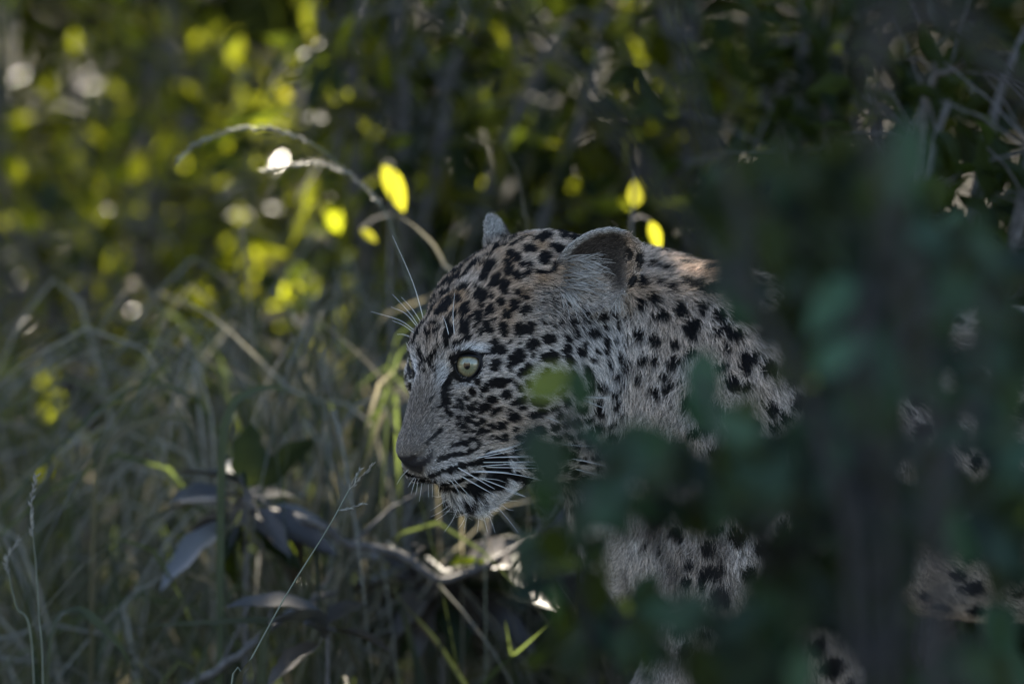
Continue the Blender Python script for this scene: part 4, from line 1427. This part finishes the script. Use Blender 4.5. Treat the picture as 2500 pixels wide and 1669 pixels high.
# grass
gp = [M_GRASS, M_GRASS_PALE]
for lab, sx, y, n, h, s, w in (
        ('tall pale tussock of arching blades left of the leopard\'s muzzle', 820, .95, 90, .50, .34, .0034), ('green tussock arching at the left edge of the picture', 120, 1.0, 46, .45, .34, .004),
        ('tussock of arching blades behind the broad grey leaves', 520, 1.2, 56, .44, .34, .004), ('green tussock at the foot of the left seed stalk', 220, .55, 30, .30, .28, .004),
        ('low tussock beneath the leopard\'s chin', 1100, .75, 40, .36, .26, .0035), ('short tussock beside the thin green stalk', 640, .5, 36, .30, .30, .0035), ('fine straw-coloured tussock just in front of the leopard\'s muzzle', 760, .62, 85, .46, .36, .003), ('wispy tussock behind the feathery plume', 560, .8, 46, .54, .34, .003), ('thin pale tussock behind the leopard\'s forehead', 1010, 1.1, 44, .56, .24, .0035)):
    c = P(sx, 1200, y)
    tussock(lab, (c[0], y, 0), n, h, s, w, gp, arch=.55)

rng = np.random.default_rng(105)
# single blades that can be told apart, each rooted in the ground
def lone_blade(label, px, y, width, mat):
    pts = [P(a, b, y + d) for a, b, d in px]
    foot = np.array((pts[0][0] + (pts[0][0] - pts[1][0]) * .3, pts[0][1], 0))
    root = empty('grass_wisp', foot, label, 'grass', 'single grass blades')
    blade(root, [foot] + pts, width, mat, 'blade', 18)
    return root


lone_blade('long pale blade arching over at the left edge', [(520, 1050, 0), (420, 850, 0), (330, 840, 0), (200, 865, 0), (100, 935, 0), (0, 1045, 0)], .55, .008*.4, M_GRASS_PALE)
lone_blade('pale straw blade slanting down towards the leopard\'s chin', [(940, 1120, 0), (720, 960, 0), (560, 810, 0), (470, 745, 0), (370, 715, 0)], .6, .009*.4, M_GRASS_PALE)
lone_blade('pale blade slanting below the longest straw blade', [(1000, 1200, 0), (800, 1060, 0), (640, 950, 0), (520, 880, 0), (380, 845, 0), (300, 850, 0)], .6, .008*.4, M_GRASS_PALE)
lone_blade('pale dry blade right beside the leopard\'s brow', [(1120, 840, 0), (1080, 640, 0), (1020, 560, 0), (960, 520, 0)], .5, .010*.4, M_GRASS_PALE)
lone_blade('pale blade slanting behind the leopard\'s nose bridge', [(1060, 1080, 0), (960, 960, 0), (890, 880, 0), (800, 800, 0), (740, 770, 0)], .55, .010*.4, M_GRASS_PALE)
lone_blade('teal blade bowed in front of the straw grass', [(540, 1200, 0), (560, 1010, 0), (600, 962, 0), (660, 945, 0), (720, 960, 0)], .35, .008, M_GRASS)
lone_blade('teal blade bowed above the broad grey leaves', [(230, 1300, 0), (260, 1110, 0), (320, 1045, 0), (420, 1020, 0), (480, 1030, 0)], .4, .010, M_GRASS)
lone_blade('fine blade running from the left to the leopard\'s brow', [(700, 1100, 0), (770, 970, 0), (850, 890, 0), (930, 855, 0), (1010, 840, 0)], .45, .006*.4, M_GRASS)
lone_blade('green blade lying low at the bottom left corner', [(120, 1620, 0), (180, 1490, 0), (280, 1560, 0), (330, 1640, 0)], .25, .010, M_GRASS)
lone_blade('pale blade lying flat below the silvery leaves', [(640, 1600, 0), (660, 1520, 0), (500, 1520, 0), (310, 1530, 0)], .3, .008, M_GRASS)
lone_blade('grass stem curving up behind the leopard\'s crown', [(1290, 700, 0), (1280, 520, 0), (1262, 420, 0), (1225, 350, 0)], .45, .005*.4, M_GRASS_PALE)

rng = np.random.default_rng(106)
# seed stalks
plume = [(1090, 900), (1015, 730), (970, 600), (930, 500), (850, 420), (760, 350), (660, 314), (560, 322), (480, 352), (432, 395)]
ppts = [P(1180, 1200, .40)] + [P(a, b, .42) for a, b in plume]
ppts = [np.array((ppts[0][0], .40, 0))] + ppts
seed_stalk('grass_plume', 'feathery grass plume arching over to the left above the leopard\'s brow', ppts, .0008,
           [[P(a, b, .42) for a, b in plume[i:]] if i < 8 else None for i in (5,)] + [[P(850, 420, .42), P(790, 400, .42), P(720, 400, .42), P(640, 420, .42)], [P(930, 500, .42), P(860, 430, .42), P(780, 400, .43)]], M_STALK, seed_len=.0065, n=40)
sl = [(560, 1700), (595, 1640), (612, 1610), (700, 1450), (800, 1290), (858, 1185), (880, 1150)]
seed_stalk('grass_stalk', 'thin sharp green grass stalk with branching seed head below the leopard\'s nose', [np.array((P(500, 1669, -.06)[0], -.06, 0))] + [P(a, b, -.06) for a, b in sl], .0010,
           [[P(852, 1195, -.06), P(868, 1165, -.06), P(881, 1143, -.06)], [P(852, 1195, -.06), P(885, 1160, -.065), P(915, 1130, -.07)], [P(826, 1245, -.06), P(855, 1240, -.06), P(892, 1228, -.06)]], M_STALK, seed_len=.0045,
           blades=[([P(575, 1690, -.06), P(590, 1650, -.065), P(606, 1625, -.07), P(615, 1606, -.07)], .007)])
seed_stalk('grass_stalk', 'pale upright seed spike near the left edge', [np.array((P(105, 1669, .10)[0], .10, 0)), P(105, 1669, .1), P(95, 1500, .1), P(88, 1380, .1), P(80, 1300, .1)], .0010,
           [[P(81, 1310, .1), P(75, 1260, .1), P(80, 1200, .1), P(90, 1160, .1)]], M_STALK, seed_len=.006)
seed_stalk('grass_stalk', 'short drooping seed spike in the lower left corner', [np.array((P(90, 1669, .14)[0], .14, 0)), P(80, 1600, .14), P(40, 1480, .14), P(18, 1390, .14)], .0010,
           [[P(18, 1400, .14), P(15, 1370, .14), P(30, 1340, .14), P(46, 1312, .14)]], M_STALK, seed_len=.006)

rng = np.random.default_rng(107)
# broad-leaved plant at the lower left
def broad_plant(label, foot_px, y, crown, leaves, tpl, mats):
    f = P(*foot_px, y); root = empty('broad_leaved_plant', (f[0], y, 0), label, 'plant', 'broad-leaved plants on the ground')
    c = P(*crown, y)
    tubes('stem', root, [(bezier(np.array((f[0], y, 0)), np.array((f[0], y, c[2] * .5)), c - (0, 0, .1), c, 10), np.linspace(.003, .002, 10))], M_TWIG)
    for x0, y0, x1, y1, dy, wide, mi in leaves:
        p0, p1 = P(x0, y0, y), P(x1, y1, y + dy)
        d = p1 - p0
        put_leaf(root, p0, d, -FWD * .55 + UPV * .9 + rng.normal(0, .25, 3), float(np.linalg.norm(d)), tpl, mats[mi], wide=wide)
        tubes('petiole', root, [(np.array((c, (c + p0) / 2 + (0, 0, .003), p0)), .0014)], M_TWIG, 4)
    return root


broad_plant('broad-leaved plant with grey and dark green wavy leaves at lower left', (600, 1400), .44, (600, 1215), [
    (605, 1190, 612, 1022, .02, 1.1, 1), (600, 1190, 440, 1115, .03, .95, 0), (590, 1215, 432, 1180, -.05, 1.25, 0), (560, 1275, 375, 1405, -.03, .8, 0), (640, 1190, 770, 1045, .04, .7, 1),
    (640, 1215, 760, 1200, .05, .7, 0), (660, 1235, 860, 1300, .0, .45, 0), (585, 1160, 520, 1105, .06, .9, 0), (620, 1240, 700, 1330, -.05, .7, 2)] + [(600 + 40 * math.cos(a_), 1250 + 30 * math.sin(a_), 600 + r_ * 1.3 * math.cos(a_), 1260 + r_ * .8 * math.sin(a_), d_, w_, m_) for a_, r_, d_, w_, m_ in zip(rng.uniform(.2, 3.6, 14), rng.uniform(100, 190, 14), rng.uniform(-.05, .15, 14), rng.uniform(.4, .9, 14), rng.integers(1, 3, 14))], 'LT_WAVY', [M_LEAF_GREY, M_LEAF_DARK, M_LEAF_DEAD])
broad_plant('silvery leaves catching light low at the bottom left', (800, 1620), .28, (800, 1540), [
    (790, 1500, 570, 1435, -.03, .8, 0), (800, 1530, 650, 1470, -.07, .6, 0), (800, 1520, 900, 1440, .05, .7, 2), (790, 1560, 760, 1490, -.06, .5, 0), (820, 1540, 960, 1560, -.03, .8, 2), (780, 1570, 650, 1640, -.05, .7, 2)], 'LT_WAVY', [M_LEAF_GREY, M_LEAF_DARK, M_LEAF_DEAD])
broad_plant('dark plant with withered leaves under the leopard\'s chin', (1080, 1600), .55, (1080, 1430), [
    (1080, 1420, 1180, 1520, -.05, .9, 2), (1070, 1420, 960, 1520, -.05, .9, 2), (1060, 1410, 900, 1400, .0, .8, 2), (1090, 1400, 1250, 1330, .02, .7, 0), (1080, 1390, 1010, 1300, .05, .9, 1), (1100, 1410, 1300, 1440, .03, .9, 2),
    (1050, 1430, 1010, 1590, -.04, .9, 2), (1110, 1440, 1120, 1600, -.05, .9, 1), (1040, 1400, 930, 1330, .04, .7, 0), (1120, 1390, 1180, 1290, .06, .8, 1), (1090, 1450, 1330, 1560, -.02, .8, 2), (1000, 1470, 860, 1540, .02, .8, 2)] + [(1080 + 60 * math.cos(a_), 1430 + 40 * math.sin(a_) * 1.2, 1080 + r_ * 1.3 * math.cos(a_), 1430 + r_ * math.sin(a_) * .8, d_, w_, m_) for a_, r_, d_, w_, m_ in zip(rng.uniform(0, 6.283, 22), rng.uniform(130, 230, 22), rng.uniform(-.15, .15, 22), rng.uniform(.5, 1, 22), rng.integers(0, 3, 22))], 'LT_WAVY', [M_LEAF_GREY, M_LEAF_DARK, M_LEAF_DEAD])

rng = np.random.default_rng(108)
# fallen branches
def fallen(label, px, y, r0, r1):
    line = spline([P(a, b, y + d) for a, b, d in px], 26)
    line[:, 2] += .0016 * np.sin(np.arange(26) * 1.7)
    root = empty('fallen_branch', line[0], label, 'branch', 'dry branches low among the grass')
    r0, r1 = r0 * .75, r1 * .75
    tubes('stem', root, [(line, np.linspace(r0, r1, 26))], M_TWIG, 8)
    for k in (7, 12, 17, 21):
        d = line[k + 1] - line[k]; d /= np.linalg.norm(d)
        q = line[k] + d * .04 + np.array((0, 0, .03)) + rng.normal(0, .015, 3)
        tubes('twig', root, [(np.array((line[k], (line[k] + q) / 2 + rng.normal(0, .004, 3), q)), np.array((r1 * .7, r1 * .5, r1 * .25)))], M_TWIG, 5)
    return root


fallen('dry grey branch slanting up from the silvery leaves to the leopard\'s chest', [(640, 1250, .05), (760, 1270, 0), (860, 1330, 0), (960, 1345, 0), (1080, 1415, 0), (1180, 1380, .02), (1330, 1300, .1), (1420, 1200, .3)], .42, .0055, .004)
fallen('bent dry stick at the bottom edge left of centre', [(420, 1700, 0), (520, 1640, 0), (620, 1570, 0), (700, 1500, .05), (820, 1440, .1)], .34, .006, .003)

rng = np.random.default_rng(109)
# ------------------------------------------------------------------ foreground screen of leaves
def front_bush(label, stems, spots, mats, weights):
    foot = stems[0][0][0]
    root = empty('foreground_bush', (foot[0], foot[1], 0), label, 'bush', 'leafy bushes in front of the leopard')
    samples = []
    for pts, r in stems:
        line = spline(pts, 18)
        tubes('stem', root, [(line, np.linspace(r, r * .3, 18))], M_BARK, 7)
        samples.append(line[5:])
    samples = np.concatenate(samples)
    tw = []
    for (sx, sy, y, ln, ang, mi) in spots:
        p = P(sx, sy, y)
        a = R(ang)
        d = RGT * math.cos(a) + UPV * math.sin(a) + FWD * rng.normal(0, .35)
        d /= np.linalg.norm(d)
        st = p - d * ln * .5
        put_leaf(root, st, d, -FWD * rng.uniform(.3, 1) + UPV * rng.uniform(.3, 1) + RGT * rng.normal(0, .4), ln, 'LT_BROAD' if rng.random() < .6 else 'LT_OVAL', mats[mi])
        k = np.argmin(np.linalg.norm(samples - st - (0, 0, -.05), axis=1))
        tw.append((bezier(samples[k], samples[k] + (st - samples[k]) * .4 + (0, 0, .02), st - d * .015, st, 6), np.linspace(.0007, .0004, 6)))
    tubes('twigs', root, tw, M_BARK, 4)['kind'] = 'stuff'
    return root


MF = [M_LEAF_FRONT, M_LEAF_YG, M_LEAF_DARK]
def rnd(points, y0, y1, l0, l1, yg=.04, dk=.2):
    out = []
    for x, y_ in points:
        u = rng.random()
        out.append((x, y_, rng.uniform(min(y0, y1), max(y0, y1)), rng.uniform(l0, l1), rng.uniform(-160, 160), 1 if u < yg else (2 if u < yg + dk else 0)))
    return out


def G(sx, y):
    """Point on the ground under a photo column at depth y."""
    p = P(sx, 834, y)
    return np.array((p[0], y, 0.0))


spots = [(1345, 935, -1.25, .040, 30, 1), (1415, 955, -1.25, .036, -75, 0), (1405, 1040, -1.15, .034, -30, 2), (1570, 1065, -1.35, .045, 10, 0), (1470, 1085, -1.3, .045, -30, 0), (1335, 1125, -1.3, .046, -70, 0),
         (1370, 1190, -1.25, .044, -50, 0), (1290, 1065, -1.2, .034, 60, 0), (1440, 1180, -1.2, .04, 20, 2), (1560, 1160, -1.35, .046, -20, 0), (1640, 1120, -1.35, .046, 40, 0), (1500, 1240, -1.3, .044, -60, 0),
         (1720, 930, -1.25, .050, -80, 0), (1700, 1010, -1.25, .036, -60, 0), (1620, 1230, -1.3, .046, 0, 0), (1740, 1180, -1.35, .046, -30, 0), (1790, 1080, -1.35, .046, 80, 0), (1420, 1270, -1.25, .040, -110, 0), (1330, 1215, -1.2, .036, -80, 0),
         (1840, 1110, -1.3, .045, 60, 1), (1770, 1250, -1.3, .045, 10, 0), (1660, 1050, -1.3, .040, -50, 0)]
front_bush('blurred leafy shoots crossing in front of the leopard\'s chest and cheek',
           [([G(1760, -1.3), P(1700, 1669, -1.3), P(1600, 1330, -1.3), P(1480, 1150, -1.28), P(1370, 980, -1.25)], .006), ([G(1790, -1.32), P(1760, 1600, -1.32), P(1760, 1300, -1.32), P(1740, 1050, -1.3), P(1725, 930, -1.27)], .005)],
           spots + rnd(poly_sample([(1380, 1090), (1560, 1090), (1700, 1130), (1790, 1200), (1760, 1290), (1640, 1310), (1480, 1290), (1400, 1230)], 26), -1.2, -1.5, .028, .038, .0), MF, None)
rng = np.random.default_rng(110)
holes = [(2320, 1440, 125, 115), (2015, 1625, 120, 100), (1725, 1400, 140, 150), (1640, 1540, 70, 60), (1920, 1020, 80, 70), (1900, 950, 60, 60)]
right = [(1985, 620), (2130, 520), (2200, 380), (2320, 560), (2500, 600), (2500, 1669), (1830, 1669), (1880, 1480), (1900, 1250), (1960, 1120), (2010, 900)]
front_bush('big out-of-focus leafy bush filling the lower right',
           [([G(2180, -1.7), P(2170, 1500, -1.7), P(2150, 1100, -1.72), P(2100, 800, -1.7), P(2200, 350, -1.7)], .004), ([G(2230, -1.75), P(2280, 1400, -1.75), P(2380, 1000, -1.75), P(2420, 620, -1.75)], .004), ([G(2160, -1.6), P(2120, 1500, -1.6), P(2090, 1200, -1.6), P(2060, 900, -1.6)], .0028)],
           [(2215, 380, -1.8, .055, 80, 0), (2170, 900, -1.8, .055, -60, 0), (2060, 860, -1.7, .05, 40, 0), (2130, 1010, -1.7, .05, -70, 0)] + rnd(poly_sample(right, 296, holes), -.95, -1.6, .034, .050, .012, .35), MF, None)
rng = np.random.default_rng(111)
low = [(1260, 1345), (1480, 1300), (1620, 1290), (1640, 1480), (1590, 1560), (1600, 1669), (1300, 1669), (1330, 1500)]
front_bush('low blurred foreground sprigs at the bottom below the chest', [([G(1460, -1.1), P(1450, 1669, -1.1), P(1420, 1480, -1.1), P(1330, 1360, -1.1)], .004), ([G(1480, -1.1), P(1500, 1640, -1.1), P(1560, 1500, -1.1)], .004)],
           rnd(poly_sample(low, 34, [(1545, 1345, 80, 90), (1725, 1400, 130, 150)]), -1.0, -1.3, .03, .042, .03, .5) + rnd(poly_sample([(1760, 1320), (1900, 1300), (1900, 1669), (1760, 1669)], 20, holes), -1.2, -1.5, .030, .042, .03, .3), MF, None)

rng = np.random.default_rng(112)
cover = [(1560, 1080), (1700, 1095), (1800, 1010), (1850, 960), (1960, 1060), (1960, 1669), (1800, 1669), (1800, 1500), (1850, 1360), (1790, 1270), (1650, 1280)]
front_bush('shadowy leafy stems standing before the leopard\'s shoulder and foreleg', [([G(1880, -1.45), P(1890, 1600, -1.45), P(1870, 1300, -1.45), P(1830, 1080, -1.45)], .003), ([G(1900, -1.45), P(1930, 1500, -1.45), P(1920, 1150, -1.45)], .003)],
           rnd(poly_sample(cover, 100, [(1725, 1395, 130, 150), (1660, 1040, 90, 80), (1910, 990, 80, 70)]) + poly_sample([(1560, 1470), (1680, 1480), (1800, 1520), (1800, 1669), (1560, 1669)], 16, [(1650, 1545, 45, 40)]), -1.2, -1.7, .030, .044, .0, .4) + rnd(poly_sample([(1950, 880), (2150, 880), (2150, 1580), (1950, 1560)], 60, [(2015, 1625, 100, 80)]), -1.0, -1.3, .030, .044, .02, .3), MF, None)
rng = np.random.default_rng(113)
over = [(1760, 420), (1960, 330), (2160, 380), (2200, 560), (2080, 760), (1960, 900), (1860, 800), (1790, 740), (1700, 560)]
front_bush('dark leafy sprays hanging in front of the leopard\'s back at upper right', [([G(2150, -1.35), P(2130, 1400, -1.35), P(2110, 900, -1.35), P(2000, 650, -1.35), P(1850, 480, -1.35)], .003), ([G(2170, -1.35), P(2200, 1200, -1.35), P(2190, 700, -1.35), P(2080, 430, -1.35)], .003)],
           rnd(poly_sample(over, 110, [(1680, 640, 70, 40), (1830, 690, 45, 30)]), -1.15, -1.6, .032, .046, .0, .75), MF, None)

rng = np.random.default_rng(114)
# foreground branches and saplings (dark, out of focus)
def limb(name, label, lines, cat, group=None, mat=None):
    root = empty(name, lines[0][0][0], label, cat, group)
    for k, (pts, r0, r1) in enumerate(lines):
        line = spline(pts, 26)
        line += np.cumsum(rng.normal(0, .0012, line.shape), axis=0)
        tubes('trunk' if k == 0 else 'limb', root, [(line, np.linspace(r0, r1, 26) * (1 + .08 * np.sin(np.arange(26) * 1.3)))], mat or M_BARK, 9)
    return root


limb('sapling', 'dark leaning sapling whose blurred branch crosses the leopard\'s back', [
    ([G(2120, -1.7), P(2090, 1500, -1.7), P(2010, 1050, -1.7), P(1900, 810, -1.7), P(1760, 650, -1.7), P(1590, 430, -1.7), P(1400, 170, -1.7), P(1250, -80, -1.7), P(1150, -300, -1.7)], .004, .0025),
    ([P(1830, 730, -1.7), P(1790, 480, -1.7), P(1700, 300, -1.7), P(1640, 0, -1.7), P(1600, -200, -1.7)], .0035, .002)], 'sapling', 'saplings on the right')
limb('sapling', 'upright dark sapling stem at the right of the picture', [
    ([G(2330, -2.2), P(2310, 1500, -2.2), P(2250, 1000, -2.2), P(2180, 600, -2.2), P(2120, 200, -2.2), P(2120, -100, -2.2), P(2150, -500, -2.2)], .0045, .0035),
    ([P(2105, 150, -2.2), P(2250, 40, -2.2), P(2380, 130, -2.2), P(2540, 290, -2.2)], .007, .005)], 'sapling', 'saplings on the right')

rng = np.random.default_rng(115)
# ------------------------------------------------------------------ unseen trees added overhead to shade the scene
def added_shade_tree(label, foot, top, crown_c, crown_r, n, size, gaps):
    root = empty('added_shade_tree', foot, label, 'tree', 'unseen shade trees')
    foot = np.asarray(foot, float)
    tubes('trunk', root, [(spline([foot, foot + (top - foot) * .5 + (.05, .05, 0), top], 16), np.linspace(.13, .08, 16))], M_BARK, 12)
    for _ in range(11):
        v = rng.normal(0, 1, 3); v /= np.linalg.norm(v); v[2] = abs(v[2]) * .5
        tip = crown_c + v * crown_r * .85
        tubes('limb', root, [(bezier(top - (0, 0, .2), top + (tip - top) * .3 + (0, 0, .15), tip - (tip - top) * .3, tip, 10), np.linspace(.05, .010, 10))], M_BARK, 7)
    v = rng.normal(0, 1, (n, 3)); v /= np.linalg.norm(v, axis=1, keepdims=True)
    pos = crown_c + v * (rng.random((n, 1)) ** .36) * crown_r
    # clumpy crown: leaves gather on twigs
    cen = pos[rng.integers(0, n, n // 26)]
    pos = pos * .45 + cen[rng.integers(0, len(cen), n)] * .55 + rng.normal(0, .08, (n, 3))
    ld = rng.normal(0, 1, (n, 3)); ld /= np.linalg.norm(ld, axis=1, keepdims=True); sz = size * rng.uniform(.6, 1.3, n)
    keep = np.ones(n, bool)
    for g, r_ in gaps:                                   # leaves cut away so sun reaches the chosen points
        d = pos - g
        t_ = d @ SUN_DIR
        keep &= np.linalg.norm(d - t_[:, None] * SUN_DIR, axis=1) > r_ + .022
    pos = pos[keep]; m = len(pos)
    ld = ld[keep]; sz = sz[keep]
    foliage('crown', root, pos - ld * sz[:, None] * .5, ld, up_jitter(m, .5), sz, LT_CHEAP, M_LEAF_CANOPY)
    return root


added_shade_tree('unseen leafy tree added behind the bushes, its crown shading the leopard', np.array((1.9, 3.2, 0)), np.array((1.2, 3.0, 2.3)), np.array((.1, 2.9, 2.95)), np.array((3.1, 3.9, .75)), 115000, .085, GAPS)
added_shade_tree('unseen tall tree added at the right, its high crown shading the foreground', np.array((2.6, .6, 0)), np.array((1.7, 1.2, 3.2)), np.array((.3, 1.6, 3.95)), np.array((2.9, 1.9, .5)), 40000, .09, GAPS)
added_shade_tree('unseen leafy tree added further back to shade the thicket', np.array((-2.6, 8.4, 0)), np.array((-1.6, 8.4, 2.4)), np.array((.2, 8.8, 3.0)), np.array((3.4, 3.0, .75)), 36000, .10, GAPS)
